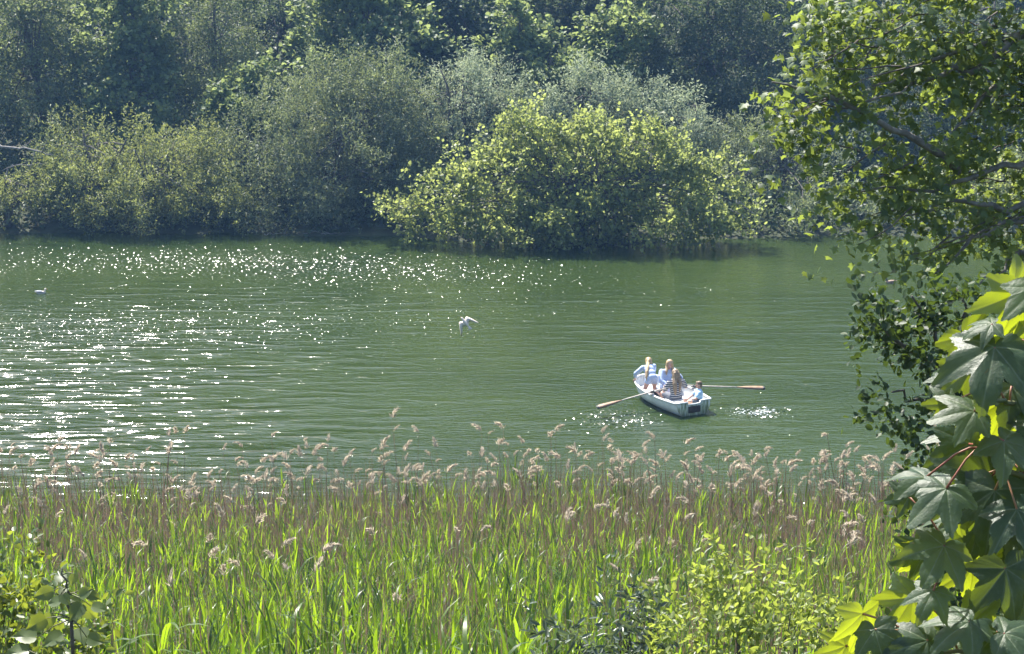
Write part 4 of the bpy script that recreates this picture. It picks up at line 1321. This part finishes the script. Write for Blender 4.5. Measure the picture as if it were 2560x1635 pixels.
def hull_surface(inset, floor=None, ns=34, nq=13, top=0.0):
    ss = 1 - (1 - np.linspace(0, 1, ns)) ** 1.35
    Vv = []
    for s in ss:
        b = max(half_beam(s) - inset, .006)
        zt, zb = sheer(s) - top, keel(s) + inset * .9
        yb = s * LB - (inset if s > .9 else 0) + (inset if s < .001 and inset else 0)
        for k in range(-nq, nq + 1):
            u = k / nq
            a = abs(u) * PI / 2
            x_ = np.sign(u) * b * math.sin(a) ** .62 * (1 - .10 * (1 - math.sin(a) ** 3))
            zz = zb + (zt - zb) * (1 - math.cos(a) ** .95)
            if floor is not None:
                zz = max(zz, floor)
            rake = .16 * s ** 6 * (zz - zb)
            Vv.append((x_, yb + rake, zz))
    m_ = 2 * nq + 1
    q = [(i * m_ + k, (i + 1) * m_ + k, (i + 1) * m_ + k + 1, i * m_ + k + 1) for i in range(ns - 1) for k in range(m_ - 1)]
    return np.array(Vv), np.array(q), m_


Vv, q, m_ = hull_surface(0)
obj('hull', np_mesh('hull', Vv, [q], True, None, M['boat']), boat)
end = Vv[:m_]
Vi, qi, mi_ = hull_surface(.045, floor=.02, top=.004)
obj('inner_lining', np_mesh('inner_lining', Vi, [qi[:, ::-1]], True, None, M['boat_in']), boat)
# transom: a thick plate following the end section, with the dip for a motor
ex, ez = end[:, 0], end[:, 2]
xs = np.linspace(-.56, .56, 41)
lo = np.interp(xs, ex, ez)
tp = np.full_like(xs, .40) + .012
dip = (xs > -.20) & (xs < .22)
tp = np.where(dip, .325, tp)
Vt = np.concatenate([np.stack([xs, np.full_like(xs, -.022), lo], -1), np.stack([xs, np.full_like(xs, -.022), tp], -1), np.stack([xs, np.full_like(xs, .035), lo], -1), np.stack([xs, np.full_like(xs, .035), tp], -1)])
k = len(xs)
fq = []
for i in range(k - 1):
    fq += [(i, i + 1, k + i + 1, k + i), (2 * k + i + 1, 2 * k + i, 3 * k + i, 3 * k + i + 1), (k + i, k + i + 1, 3 * k + i + 1, 3 * k + i), (i + 1, i, 2 * k + i, 2 * k + i + 1)]
fq += [(0, k, 3 * k, 2 * k), (k - 1, 3 * k - 1, 4 * k - 1, 2 * k - 1)]
tr = obj('transom', np_mesh('transom', Vt, [np.array(fq)], False, None, M['transom']), boat)
tr['label'] = 'transom streaked with green algae'
MB().box((.01, -.036, .185), (.40, .026, .20)).build('motor_pad', M['pad'], boat, False, .006)
# gunwale: heavy rounded rim
gs = 1 - (1 - np.linspace(0, 1, 46)) ** 1.5
gl = [(-half_beam(s) - .012 * (s < .97), s * LB + .16 * s ** 6 * (sheer(s) - keel(s)), sheer(s) + .005) for s in gs]
gr = [(-x_, y_, z_) for x_, y_, z_ in gl[::-1]]
MB().tube(gl + gr[1:], .036, 8).build('gunwale', M['rim'], boat)
MB().tube([(-.60, -.005, .412), (-.40, -.012, .418), (-.215, -.012, .414), (-.20, -.012, .34), (.0, -.012, .333), (.215, -.012, .34), (.235, -.012, .414), (.40, -.012, .418), (.60, -.005, .412)], .024, 8).build('transom_rail', M['rim'], boat)


def thwart(y0, y1, z_, drop=.035):
    ys = np.linspace(y0, y1, 7)
    s = ys / LB
    w = half_beam(s) * .90 - .03
    Vs = []
    for yy, ww in zip(ys, w):
        Vs += [(-ww, yy, z_), (ww, yy, z_), (-ww, yy, z_ - drop), (ww, yy, z_ - drop)]
    f = []
    for i in range(6):
        a, b = 4 * i, 4 * i + 4
        f += [(a, a + 1, b + 1, b), (a + 2, b + 2, b + 3, a + 3), (a, b, b + 2, a + 2), (a + 1, a + 3, b + 3, b + 1)]
    f += [(0, 2, 3, 1), (24, 25, 27, 26)]
    obj('thwart', np_mesh('thwart', np.array(Vs), [np.array(f)], False, None, M['boat_in']), boat)


thwart(.06, .46, .26)
thwart(.88, 1.18, .24)
thwart(2.02, 2.72, .27)
for sx_ in (-1, 1):
    MB().box((sx_ * .715, 1.16, .445), (.09, .12, .03)).tube([(sx_ * .73, 1.16, .43), (sx_ * .73, 1.16, .475)], .012, 8).tube(
        [(sx_ * .73, 1.16 + .045 * math.cos(a), .515 + .045 * math.sin(a)) for a in np.linspace(-1.2 * PI, .2 * PI, 12)], .009, 6).build('rowlock', M['metal'], boat)


def boat_pt(p):
    return np.array(BM @ Vector(tuple(float(v) for v in p)))


def oar(label, handle, lock, tip, face):
    h, l, t_ = (boat_pt(p) for p in (handle, lock, tip))
    e = empty('oar', l)
    tag(e, label, 'oar', None)
    h, t_ = h - l, t_ - l
    d = unit(t_)
    neck = t_ - d * .86
    MB().tube([h, h * .85, h * .6, h * .55, -d * .02, neck * .6, neck], [.016, .018, .018, .024, .024, .022, .018], 10).build('shaft', M['oar_wood'], e)
    MB().tube([-d * .09, d * .09], [.031, .031], 10).build('collar', M['rubber'], e)
    fc = unit(np.asarray(face, float) - d * (np.asarray(face, float) @ d))
    wv = np.cross(d, fc)
    Vb = []
    ts = np.linspace(0, 1, 12)
    for t1 in ts:
        w = np.interp(t1, [0, .12, .35, .75, .95, 1], [.02, .034, .062, .078, .074, .055])
        th = np.interp(t1, [0, .3, 1], [.018, .011, .006])
        c = neck + d * .86 * t1
        Vb += [c - wv * w, c + fc * th, c + wv * w, c - fc * th]
    f = [(4 * i + j, 4 * i + 4 + j, 4 * i + 4 + (j + 1) % 4, 4 * i + (j + 1) % 4) for i in range(11) for j in range(4)] + [(0, 1, 2, 3), (47, 46, 45, 44)]
    b = obj('blade', np_mesh('blade', np.array(Vb), [np.array(f)], True, None, M['oar_blade']), e)
    Vt_ = [v + d * .0 for v in Vb[-8:]]
    tipm = MB()
    c0, c1 = neck + d * .86 * .93, neck + d * .865
    Vk = []
    for c, w, th in ((c0, .078, .010), (c1, .060, .009)):
        Vk += [c - wv * w, c + fc * th, c + wv * w, c - fc * th]
    tipm.add(np.array(Vk), [np.array([(j, 4 + j, 4 + (j + 1) % 4, (j + 1) % 4) for j in range(4)] + [(0, 1, 2, 3), (7, 6, 5, 4)])])
    tipm.build('tip_band', M['rubber'], b, False)
    return e


oar('wooden oar with brown blade lifted over the water beside the kneeling woman', (-.33, 1.03, .60), (-.73, 1.14, .525), (-2.66, 1.02, .30), (0, -.6, .8))
oar('wooden oar with brown blade held level behind the boy in pale blue', (.36, 1.22, .57), (.73, 1.16, .525), (2.76, .42, .40), (0, -.6, .8))

# white specks at the oars: some splash, and water glitter put into white colour
M['splash_glint'] = plain('splash_glint', (.82, .86, .86), .25, (.7, .76, .76), 20)
for lab, cx_, cy_, rx_, ry_, n_ in (('white specks of splash and painted glitter beyond the level oar', 1895, 1032, 62, 11, 120), ('white specks painted in for water glitter under the lifted oar', 1560, 1052, 70, 18, 30)):
    rg = np.random.default_rng(int(cx_))
    c0 = on_z(cx_, cy_, 0)
    mb = MB()
    for _ in range(n_):
        q_ = on_z(cx_ + rg.normal() * rx_ * .5, cy_ + rg.normal() * ry_ * .5, 0) - c0
        r_ = rg.uniform(.006, .022)
        mb.ball(q_ + np.array([0, 0, abs(rg.normal()) * .03]), (r_ * rg.uniform(1, 2.2), r_, r_ * .5), 6, 4)
    o = mb.build('splash_glitter', M['splash_glint'])
    o.location = c0
    tag(o, lab, 'splash', kind='stuff')

# ------------------------------------------------------------------ people
def skin_mat(name, col):
    m, nt, out = new_mat(name)
    p = N(nt, 'ShaderNodeBsdfPrincipled', Roughness=.5)
    p.inputs['Base Color'].default_value = c4(col)
    p.inputs['Subsurface Weight'].default_value = .15
    p.inputs['Subsurface Radius'].default_value = (.02, .008, .004)
    p.inputs['Subsurface Scale'].default_value = .5
    nt.links.new(p.outputs[0], out.inputs['Surface'])
    return m


def stripe_mat():
    m, nt, out = new_mat('navy_stripes')
    p = N(nt, 'ShaderNodeBsdfPrincipled', Roughness=.8)
    tc = N(nt, 'ShaderNodeTexCoord')
    s = N(nt, 'ShaderNodeSeparateXYZ')
    nt.links.new(tc.outputs['Object'], s.inputs[0])
    a = N(nt, 'ShaderNodeMath', operation='MULTIPLY')
    a.inputs[1].default_value = 1 / .058
    nt.links.new(s.outputs['Z'], a.inputs[0])
    fr = N(nt, 'ShaderNodeMath', operation='FRACT')
    nt.links.new(a.outputs[0], fr.inputs[0])
    rp = N(nt, 'ShaderNodeValToRGB')
    rp.color_ramp.interpolation = 'CONSTANT'
    rp.color_ramp.elements[0].color, rp.color_ramp.elements[1].color = c4((.015, .025, .06)), c4((.66, .64, .60))
    rp.color_ramp.elements[1].position = .64
    nt.links.new(fr.outputs[0], rp.inputs[0])
    nt.links.new(rp.outputs[0], p.inputs['Base Color'])
    nt.links.new(p.outputs[0], out.inputs['Surface'])
    return m


M['skin'] = skin_mat('fair_skin', (.60, .36, .27))
M['pale_blue'] = plain('pale_blue_cotton', (.50, .59, .78), .85, (.43, .52, .72), 11, 4, .02)
M['denim'] = plain('light_denim', (.46, .55, .73), .85, (.38, .47, .65), 22, 4, .003)
M['sky_tee'] = plain('sky_blue_cotton', (.42, .62, .80), .85, (.36, .55, .74), 11, 4, .02)
M['stripes'] = stripe_mat()
M['shorts_dark'] = plain('grey_shorts', (.10, .11, .14), .85, (.14, .15, .18), 12)
M['blond'] = plain('blond_hair', (.36, .23, .11), .5, (.58, .42, .24), 26, 4, .006)
M['brown_hair'] = plain('light_brown_hair', (.16, .105, .06), .5, (.36, .27, .17), 26, 4, .006)
M['short_hair'] = plain('brown_hair', (.13, .085, .05), .55, (.24, .165, .10), 40, 4, .004)
M['eye'] = plain('eye', (.02, .018, .016), .2, (.03, .025, .02), 5)
M['lip'] = plain('lip', (.42, .15, .13), .5, (.38, .14, .12), 5)
M['phone'] = plain('phone_case', (.02, .035, .13), .3, (.03, .05, .17), 10)
M['shoe'] = plain('white_canvas_shoe', (.62, .62, .60), .7, (.5, .5, .48), 20)


def frame(fwd, upv=(0, 0, 1)):
    f = unit(np.asarray(fwd, float))
    u = np.asarray(upv, float)
    u = unit(u - f * (u @ f))
    return np.stack([np.cross(f, u), f, u], -1)      # columns: right, forward, up


def hand(mb, wrist, d, palm_n, k=1.0, curl=.9, side=1):
    """palm, four curled fingers, thumb. d: pointing direction, palm_n: way the palm faces"""
    d = unit(np.asarray(d, float))
    pn = np.asarray(palm_n, float)
    pn = unit(pn - d * (pn @ d))
    w = np.cross(d, pn) * side
    wrist = np.asarray(wrist, float)
    pc = wrist + d * .045 * k
    mb.ball(pc, (.042 * k, .050 * k, .018 * k), 10, 7, np.stack([w, d, pn], -1))
    for j, (o_, l_) in enumerate(((-.030, .066), (-.010, .076), (.011, .072), (.030, .056))):
        a = wrist + d * .082 * k + w * o_ * k
        ang, q_ = .25, a
        for seg in (.45, .32, .23):
            ang += curl * .75
            nx = q_ + (d * math.cos(ang) + pn * math.sin(ang)) * l_ * seg * k
            mb.cone(q_, .0095 * k, nx, .0085 * k, 8)
            q_ = nx
    a = wrist + d * .03 * k - w * .036 * k
    b = a + (d * .6 - w * .6 + pn * .35) * .036 * k
    c = b + (d * .8 + pn * .6 + w * .1) * .03 * k
    mb.cone(a, .012 * k, b, .0105 * k, 8)
    mb.cone(b, .0105 * k, c, .009 * k, 8)


def person(label, pelvis, chest, neck, head, face, arms, legs, k, chest_right, hair_fn, wear, hand_info, sk=1.0):
    """all joints in boat coordinates. arms: [(shoulder, elbow, wrist)], legs: [(hip, knee, ankle, toe)]"""
    p0 = np.asarray(pelvis, float)
    G = lambda p: p0 + (np.asarray(p, float) - p0) * sk
    chest, neck, head = G(chest), G(neck), G(head)
    arms = [(G(a), G(b), c) for a, b, c in arms]
    legs = [(G(a), G(b), c, d) for a, b, c, d in legs]
    k = k * sk
    org = np.asarray(pelvis, float) - np.array([0, 0, .12])
    e = empty('person', boat_pt(org))
    e.rotation_euler = (0, 0, T_B)
    tag(e, label, 'person', 'people in the rowing boat')
    J = lambda p: np.asarray(p, float) - org
    cr = unit(np.asarray(chest_right, float))
    pel, ch, ne, he = J(pelvis), J(chest), J(neck), J(head)
    FR = frame(face)
    sp = frame(np.cross(np.array([0, 0, 1.0]), cr) * 1.0, ch - pel)
    up_t = unit(ne - pel)
    fw_t = unit(np.cross(up_t, cr))
    TM = np.stack([cr, fw_t, np.cross(cr, fw_t)], -1)
    mb = MB()
    mb.ball(pel, (.155 * k, .115 * k, .115 * k), 16, 10, TM)
    mb.cone(pel, .115 * k, (pel + ch) / 2, .108 * k)
    mb.ball((pel + ch) / 2, (.125 * k, .095 * k, .13 * k), 14, 9, TM)
    mb.ball(ch, (.155 * k, .105 * k, .15 * k), 16, 10, TM)
    mb.cone(ch + (ne - ch) * .3, .095 * k, ne, .055 * k)
    mb.cone(ne, .052 * k, he - FR[:, 2] * .05 * k, .05 * k)
    mb.ball(he + FR[:, 2] * .02 * k, (.073 * k, .092 * k, .100 * k), 16, 11, FR)
    mb.ball(he + FR @ np.array([0, .02, -.055]) * k, (.055 * k, .068 * k, .062 * k), 14, 9, FR)
    mb.cone(he + FR @ np.array([0, .085, .012]) * k, .010 * k, he + FR @ np.array([0, .104, -.022]) * k, .014 * k, 8)      # nose
    mb.ball(he + FR @ np.array([0, .082, -.055]) * k, (.024 * k, .014 * k, .010 * k), 8, 6, FR)
    mb.ball(he + FR @ np.array([0, .072, -.095]) * k, .024 * k, 8, 6)
    for s_ in (-1, 1):
        mb.ball(he + FR @ np.array([s_ * .074, -.005, -.005]) * k, (.012 * k, .020 * k, .032 * k), 8, 6, FR)
    for (sh, el, wr) in arms:
        sh, el, wr = J(sh), J(el), J(wr)
        mb.cone(ch + (ne - ch) * .45, .07 * k, sh, .056 * k)
        mb.cone(sh, .054 * k, el, .040 * k)
        mb.cone(el, .041 * k, wr, .027 * k)
    for (wr, d, pn, cu, sd) in hand_info:
        hand(mb, J(wr), d, pn, k, cu, sd)
    for (hp, kn, an, to) in legs:
        hp, kn, an, to = J(hp), J(kn), J(an), J(to)
        mb.cone(hp, .088 * k, kn, .058 * k)
        mb.cone(kn, .057 * k, kn + (an - kn) * .35, .056 * k)
        mb.cone(kn + (an - kn) * .35, .056 * k, an, .036 * k)
        mb.cone(an, .038 * k, to, .028 * k)
    # the body itself is the figure
    body = remeshed(mb, 'body', M['skin'], e, .0075, 2)
    for s_ in (-1, 1):
        MB().ball(he + FR @ np.array([s_ * .030, .082, .008]) * k, (.011 * k, .007 * k, .007 * k), 8, 6, FR).build('eye', M['eye'], e)
    MB().ball(he + FR @ np.array([0, .094, -.056]) * k, (.021 * k, .006 * k, .007 * k), 8, 6, FR).build('mouth', M['lip'], e)
    hair_fn(e, he, FR, k, J, G)
    wear(e, dict(pel=pel, ch=ch, ne=ne, cr=cr, TM=TM, k=k, J=J, arms=[tuple(J(p) for p in a) for a in arms], legs=[tuple(J(p) for p in l) for l in legs]))
    return e


def long_hair(mat, locks, cap_back=True):
    def fn(e, he, FR, k, J, G):
        mb = MB()
        mb.ball(he + FR @ np.array([0, -.020, .030]) * k, (.100 * k, .104 * k, .106 * k), 16, 11, FR)
        mb.ball(he + FR @ np.array([0, -.045, -.03]) * k, (.104 * k, .076 * k, .12 * k), 14, 9, FR)
        for pts, rr in locks:
            pts = [he + FR @ np.asarray(p[1:], float) * k if p[0] == 'h' else J(G(p)) for p in pts]
            rr = [r_ * 1.25 for r_ in rr]
            for i in range(len(pts) - 1):
                mb.cone(pts[i], rr[i], pts[i + 1], rr[i + 1], 10)
        remeshed(mb, 'hair', M[mat], e, .011, 1)
    return fn


def short_hair(mat):
    def fn(e, he, FR, k, J, G):
        mb = MB()
        mb.ball(he + FR @ np.array([0, -.016, .040]) * k, (.081 * k, .097 * k, .088 * k), 16, 11, FR)
        mb.ball(he + FR @ np.array([0, -.050, -.01]) * k, (.075 * k, .055 * k, .085 * k), 14, 9, FR)
        mb.ball(he + FR @ np.array([0, .055, .085]) * k, (.06 * k, .045 * k, .03 * k), 12, 8, FR)
        remeshed(mb, 'hair', M[mat], e, .009, 1)
    return fn


def shirt(e, q, mat, name='shirt', sleeve=.5, loose=.018, hem=0.0, roll=True):
    k, TM = q['k'], q['TM']
    pel, ch, ne = q['pel'], q['ch'], q['ne']
    mb = MB()
    mid = (pel + ch) / 2
    low = pel + (mid - pel) * hem
    mb.ball(ch, (.155 * k + loose, .105 * k + loose * 1.3, .15 * k + loose), 16, 10, TM)
    mb.ball(mid, (.135 * k + loose * 1.5, .105 * k + loose * 1.6, .15 * k), 16, 10, TM)
    if hem < .7:
        mb.ball(low, (.155 * k + loose, .118 * k + loose, .10 * k), 16, 10, TM)
    mb.cone(ch + (ne - ch) * .35, .098 * k + loose * .4, ch + (ne - ch) * .72, .070 * k + loose * .3)
    for (sh, el, wr) in q['arms']:
        mb.cone(ch + (ne - ch) * .42, .075 * k + loose * .5, sh, .062 * k + loose * .6)
        if sleeve <= 1:
            mb.cone(sh, .060 * k + loose * .7, sh + (el - sh) * sleeve, .052 * k + loose)
        else:
            mb.cone(sh, .060 * k + loose * .7, el, .048 * k + loose)
            mb.cone(el, .048 * k + loose, el + (wr - el) * (sleeve - 1), .036 * k + loose * 1.1)
    return remeshed(mb, name, M[mat], e, .010, 2)


def shorts(e, q, mat, frac, name='shorts', loose=.016):
    k = q['k']
    mb = MB()
    mb.ball(q['pel'], (.158 * k + loose, .118 * k + loose, .112 * k + loose * .6), 16, 10, q['TM'])
    for (hp, kn, an, to) in q['legs']:
        if frac <= 1:
            mb.cone(hp, .092 * k + loose, hp + (kn - hp) * frac, (.092 + (.060 - .092) * frac) * k + loose * 1.1)
        else:
            mb.cone(hp, .092 * k + loose, kn, .062 * k + loose)
            mb.cone(kn, .062 * k + loose, kn + (an - kn) * (frac - 1), .05 * k + loose * 1.4)
    return remeshed(mb, name, M[mat], e, .010, 2)


def shoes(e, q):
    for (hp, kn, an, to) in q['legs']:
        k = q['k']
        mb = MB()
        mb.cone(an - np.array([0, 0, .02 * k]), .045 * k, to, .036 * k)
        remeshed(mb, 'shoe', M['shoe'], e, .009, 1)


def wear_a(e, q):
    shirt(e, q, 'pale_blue', 'shirt', 1.55, .020, .75)
    shorts(e, q, 'denim', .22)


def wear_b(e, q):
    shirt(e, q, 'pale_blue', 'shirt', 1.75, .028, 0)
    shorts(e, q, 'pale_blue', 1.85, 'trousers', .022)


def wear_c(e, q):
    shirt(e, q, 'stripes', 'striped_shirt', .75, .022, 0)
    shorts(e, q, 'shorts_dark', .75)


def wear_d(e, q):
    shirt(e, q, 'sky_tee', 't_shirt', .6, .015, 0)
    shorts(e, q, 'shorts_dark', .55)
    shoes(e, q)


# kneeling at the bow, leaning forward, back to the viewer
person('woman in pale blue shirt and denim shorts kneeling at the bow, with long ponytail',
       (-.30, 1.92, .72), (-.27, 2.14, .90), (-.22, 2.28, 1.00), (-.16, 2.36, 1.07), (.25, 1, -.25),
       [((-.42, 2.22, .95), (-.55, 2.38, .76), (-.52, 2.54, .57)), ((-.05, 2.24, .95), (.04, 2.40, .78), (.06, 2.52, .62))],
       [((-.39, 1.93, .69), (-.47, 2.02, .36), (-.50, 1.66, .33), (-.50, 1.55, .30)), ((-.22, 1.92, .69), (-.16, 2.00, .36), (-.26, 1.62, .33), (-.27, 1.51, .30))],
       .95, (1, -.15, 0),
       long_hair('blond', [([('h', -.02, -.10, .03), ('h', -.05, -.13, -.05), (-.33, 2.10, .98), (-.41, 2.0, .88), (-.46, 1.93, .76), (-.48, 1.90, .66)], [.045, .050, .046, .044, .036, .014])]),
       wear_a, [((-.52, 2.52, .56), (.1, .8, -.5), (0, -.4, -.9), .3, -1), ((.06, 2.50, .60), (.1, .7, -.6), (0, -.5, -.8), .35, 1)], 1.08)
# seated in the bow, facing the stern, holding a phone
person('woman in pale blue shirt facing the stern with straight blond hair and a phone',
       (.36, 2.26, .38), (.40, 2.25, .62), (.43, 2.22, .79), (.45, 2.18, .92), (-.42, -.88, -.25),
       [((.23, 2.22, .73), (.12, 2.06, .52), (.22, 1.88, .44)), ((.60, 2.22, .73), (.72, 2.06, .55), (.66, 1.88, .56))],
       [((.28, 2.22, .35), (.16, 1.84, .38), (.16, 1.72, .08), (.15, 1.62, .06)), ((.44, 2.22, .35), (.40, 1.80, .38), (.38, 1.72, .08), (.38, 1.62, .06))],
       .97, (-1, 0, 0),
       long_hair('blond', [([('h', .062, .02, .05), ('h', .078, .025, -.05), (.33, 2.12, .76), (.33, 2.13, .66)], [.030, .034, .034, .016]),
                           ([('h', -.062, .02, .05), ('h', -.078, .025, -.05), (.53, 2.12, .76), (.53, 2.13, .66)], [.030, .034, .034, .016])]),
       wear_b, [((.22, 1.88, .44), (-.2, -.8, -.2), (.6, 0, -.6), .7, -1), ((.66, 1.88, .56), (-.1, -.7, .6), (-.3, .6, .5), .9, 1)], 1.14)
ph = empty('phone', boat_pt((.645, 1.80, .635)))
ph.rotation_euler = (rad(-25), 0, T_B)
tag(ph, 'dark blue phone held up by the woman facing the stern', 'phone')
MB().box((0, 0, 0), (.075, .010, .155)).build('case', M['phone'], ph, False, .004)
MB().box((.018, -.0065, .055), (.022, .004, .026)).build('camera_bump', M['rubber'], ph, False)
# rower, back to the viewer
person('woman in navy and white striped shirt rowing with long loose brown hair',
       (-.02, 1.00, .35), (.00, 1.03, .60), (.02, 1.08, .77), (.03, 1.12, .90), (.1, 1, -.05),
       [((-.18, 1.05, .70), (-.30, 1.12, .47), (-.32, 1.12, .57)), ((.21, 1.05, .70), (.36, 1.12, .50), (.34, 1.25, .60))],
       [((-.10, 1.02, .31), (-.16, 1.42, .33), (-.17, 1.60, .09), (-.17, 1.70, .07)), ((.08, 1.02, .31), (.13, 1.42, .33), (.13, 1.60, .09), (.13, 1.70, .07))],
       .97, (1, 0, 0),
       long_hair('brown_hair', [([('h', -.04, -.09, .02), ('h', -.06, -.10, -.10), (-.08, .94, .68), (-.09, .91, .52), (-.08, .90, .40)], [.050, .056, .056, .048, .018]),
                                ([('h', .04, -.09, .02), ('h', .05, -.10, -.10), (.07, .94, .70), (.05, .91, .55), (.03, .90, .46)], [.050, .054, .052, .040, .016])]),
       wear_c, [((-.32, 1.10, .57), (.2, .0, .6), (-.3, .9, 0), 1.3, -1), ((.36, 1.20, .57), (0, .2, .6), (.2, .9, 0), 1.3, 1)], 1.16)
# boy in the stern, seen from the side
person('boy in sky blue t-shirt with short brown hair sitting in the stern',
       (.32, .27, .34), (.36, .30, .50), (.38, .32, .61), (.375, .34, .72), (-1, .35, -.05),
       [((.31, .20, .55), (.20, .18, .42), (.06, .24, .41)), ((.37, .41, .55), (.26, .46, .43), (.10, .42, .42))],
       [((.28, .22, .31), (.0, .20, .36), (-.06, .26, .10), (-.14, .28, .07)), ((.30, .34, .31), (.02, .40, .36), (-.04, .44, .10), (-.13, .46, .07))],
       .78, (.35, 1, 0), short_hair('short_hair'), wear_d, [((.06, .24, .41), (-.9, .2, -.2), (0, 0, -1), .4, -1), ((.10, .42, .42), (-.9, -.1, -.2), (0, 0, -1), .4, 1)], 1.18)

# ------------------------------------------------------------------ birds
M['white_feather'] = plain('white_feather', (.76, .69, .62), .7, (.58, .49, .41), 9, 4)
M['grey_feather'] = plain('grey_feather', (.42, .43, .45), .7, (.34, .35, .37), 20, 4)
M['dark_feather'] = plain('dark_feather', (.06, .055, .05), .7, (.10, .085, .07), 20, 4)
M['brown_feather'] = plain('brown_feather', (.20, .13, .09), .75, (.36, .27, .20), 30, 4)
M['beak'] = plain('beak', (.45, .16, .06), .5, (.40, .13, .05), 10)


def wing(mb, side, span, droop, sweep, th=.012):
    ts = np.linspace(0, 1, 9)
    Vw = []
    for t_ in ts:
        x_ = side * (.035 + span * t_)
        lead = .075 + .06 * math.sin(min(t_ / .4, 1) * PI / 2) - sweep * max(t_ - .35, 0) ** 1.2
        ch_ = np.interp(t_, [0, .3, .6, .85, 1], [.20, .20, .17, .11, .02])
        z_ = .05 * math.sin(t_ * PI * .6) - droop * t_ ** 2
        Vw += [(x_, lead, z_), (x_, lead - ch_ * .4, z_ + th * (1 - t_ * .7)), (x_, lead - ch_, z_ - .004), (x_, lead - ch_ * .4, z_ - th * .5)]
    f = [(4 * i + j, 4 * i + 4 + j, 4 * i + 4 + (j + 1) % 4, 4 * i + (j + 1) % 4) for i in range(8) for j in range(4)] + [(0, 1, 2, 3), (35, 34, 33, 32)]
    mb.add(np.array(Vw), [np.array(f)])


g = empty('gull', on_y(1163, 806, 58.0))
tag(g, 'white gull in flight with swept wings low over the lake', 'bird')
mb = MB().tube([(0, -.19, 0), (0, -.15, .0), (0, -.06, .0), (0, .03, .0), (0, .10, .008), (0, .14, .014), (0, .175, .018), (0, .20, .016), (0, .215, .012)], [.010, .028, .052, .056, .045, .033, .031, .024, .010], 12)
body = mb.build('body', M['white_feather'], g)
mb = MB()
mb.add(np.array([(-.02, -.15, .005), (.02, -.15, .005), (.065, -.30, 0), (-.065, -.30, 0), (-.02, -.15, -.006), (.02, -.15, -.006), (.065, -.30, -.004), (-.065, -.30, -.004)]), [np.array([(0, 1, 2, 3), (7, 6, 5, 4), (0, 4, 5, 1), (1, 5, 6, 2), (2, 6, 7, 3), (3, 7, 4, 0)])])
mb.build('tail', M['white_feather'], g, False)
for s_ in (-1, 1):
    mb = MB()
    wing(mb, s_, .33, .26, .62)
    mb.build('wing', M['white_feather'], g)
MB().tube([(0, .205, .012), (0, .235, .006), (0, .25, .0)], [.009, .006, .002], 6).build('beak', M['beak'], g)
fwv, nrm = Vector((-.62, .30, .72)).normalized(), Vector((-.15, -.80, .58))
rgt = fwv.cross(nrm).normalized()
nrm = rgt.cross(fwv)
g.rotation_euler = Matrix((rgt, fwv, nrm)).transposed().to_euler()


def floating_bird(name, label, loc, rz, mats, k=1.0):
    e = empty(name, loc)
    e.rotation_euler = (0, 0, rz)
    tag(e, label, 'bird')
    S_ = lambda a: [tuple(v * k for v in p) for p in a]
    MB().tube(S_([(-.21, 0, .075), (-.17, 0, .06), (-.10, 0, .035), (0, 0, .025), (.09, 0, .035), (.15, 0, .05), (.18, 0, .06)]), np.array([.012, .035, .062, .074, .068, .045, .012]) * k, 14).build('body', M[mats[0]], e)
    MB().tube(S_([(.11, 0, .06), (.14, 0, .10), (.15, 0, .145), (.16, 0, .17)]), np.array([.045, .034, .030, .020]) * k, 10).ball(tuple(np.array((.165, 0, .172)) * k), np.array((.044, .033, .034)) * k, 12, 8).build('head', M[mats[1]], e)
    MB().tube(S_([(.20, 0, .168), (.235, 0, .158), (.25, 0, .150)]), np.array([.011, .007, .002]) * k, 6).build('beak', M['beak'], e)
    for s_ in (-1, 1):
        MB().tube(S_([(.08, s_ * .05, .075), (-.02, s_ * .064, .085), (-.14, s_ * .045, .095), (-.25, s_ * .012, .110)]), np.array([.014, .036, .028, .004]) * k, 8).build('wing', M[mats[2]], e)
    MB().ball(tuple(np.array((.185, .028, .180)) * k), .006 * k, 6, 5).ball(tuple(np.array((.185, -.028, .180)) * k), .006 * k, 6, 5).build('eyes', M['eye'], e)
    return e


floating_bird('gull', 'white gull with grey wings floating on the calm water', on_z(103, 734, -.0), rad(12), ('white_feather', 'white_feather', 'grey_feather'), 1.0)
floating_bird('duck', 'brownish duck trailing a wake beside the overhanging boughs', on_z(2226, 708, 0), rad(165), ('brown_feather', 'dark_feather', 'brown_feather'), 1.05)
floating_bird('gull', 'white gull resting by the mouth of the dark inlet', on_z(2195, 590, 0), rad(200), ('white_feather', 'white_feather', 'white_feather'), 1.0)

# ------------------------------------------------------------------ the air
HAZE_D = 0.00044
m, nt, out = new_mat('haze')
pv = N(nt, 'ShaderNodeVolumePrincipled')
pv.inputs['Color'].default_value = (.26, .52, 1.0, 1)
pv.inputs['Density'].default_value = HAZE_D
pv.inputs['Anisotropy'].default_value = 0.35
nt.links.new(pv.outputs[0], out.inputs['Volume'])
hz = MB().box((0, 175, 37.0), (900, 500, 80)).build('haze', m, None, False)
tag(hz, kind='stuff')

print('FAR LEAVES', n_far, 'objects', len(bpy.data.objects), 'tris', sum(sum(max(p.loop_total - 2, 0) for p in me.polygons) if len(me.polygons) < 2000 else len(me.loops) - 2 * len(me.polygons) for me in bpy.data.meshes))
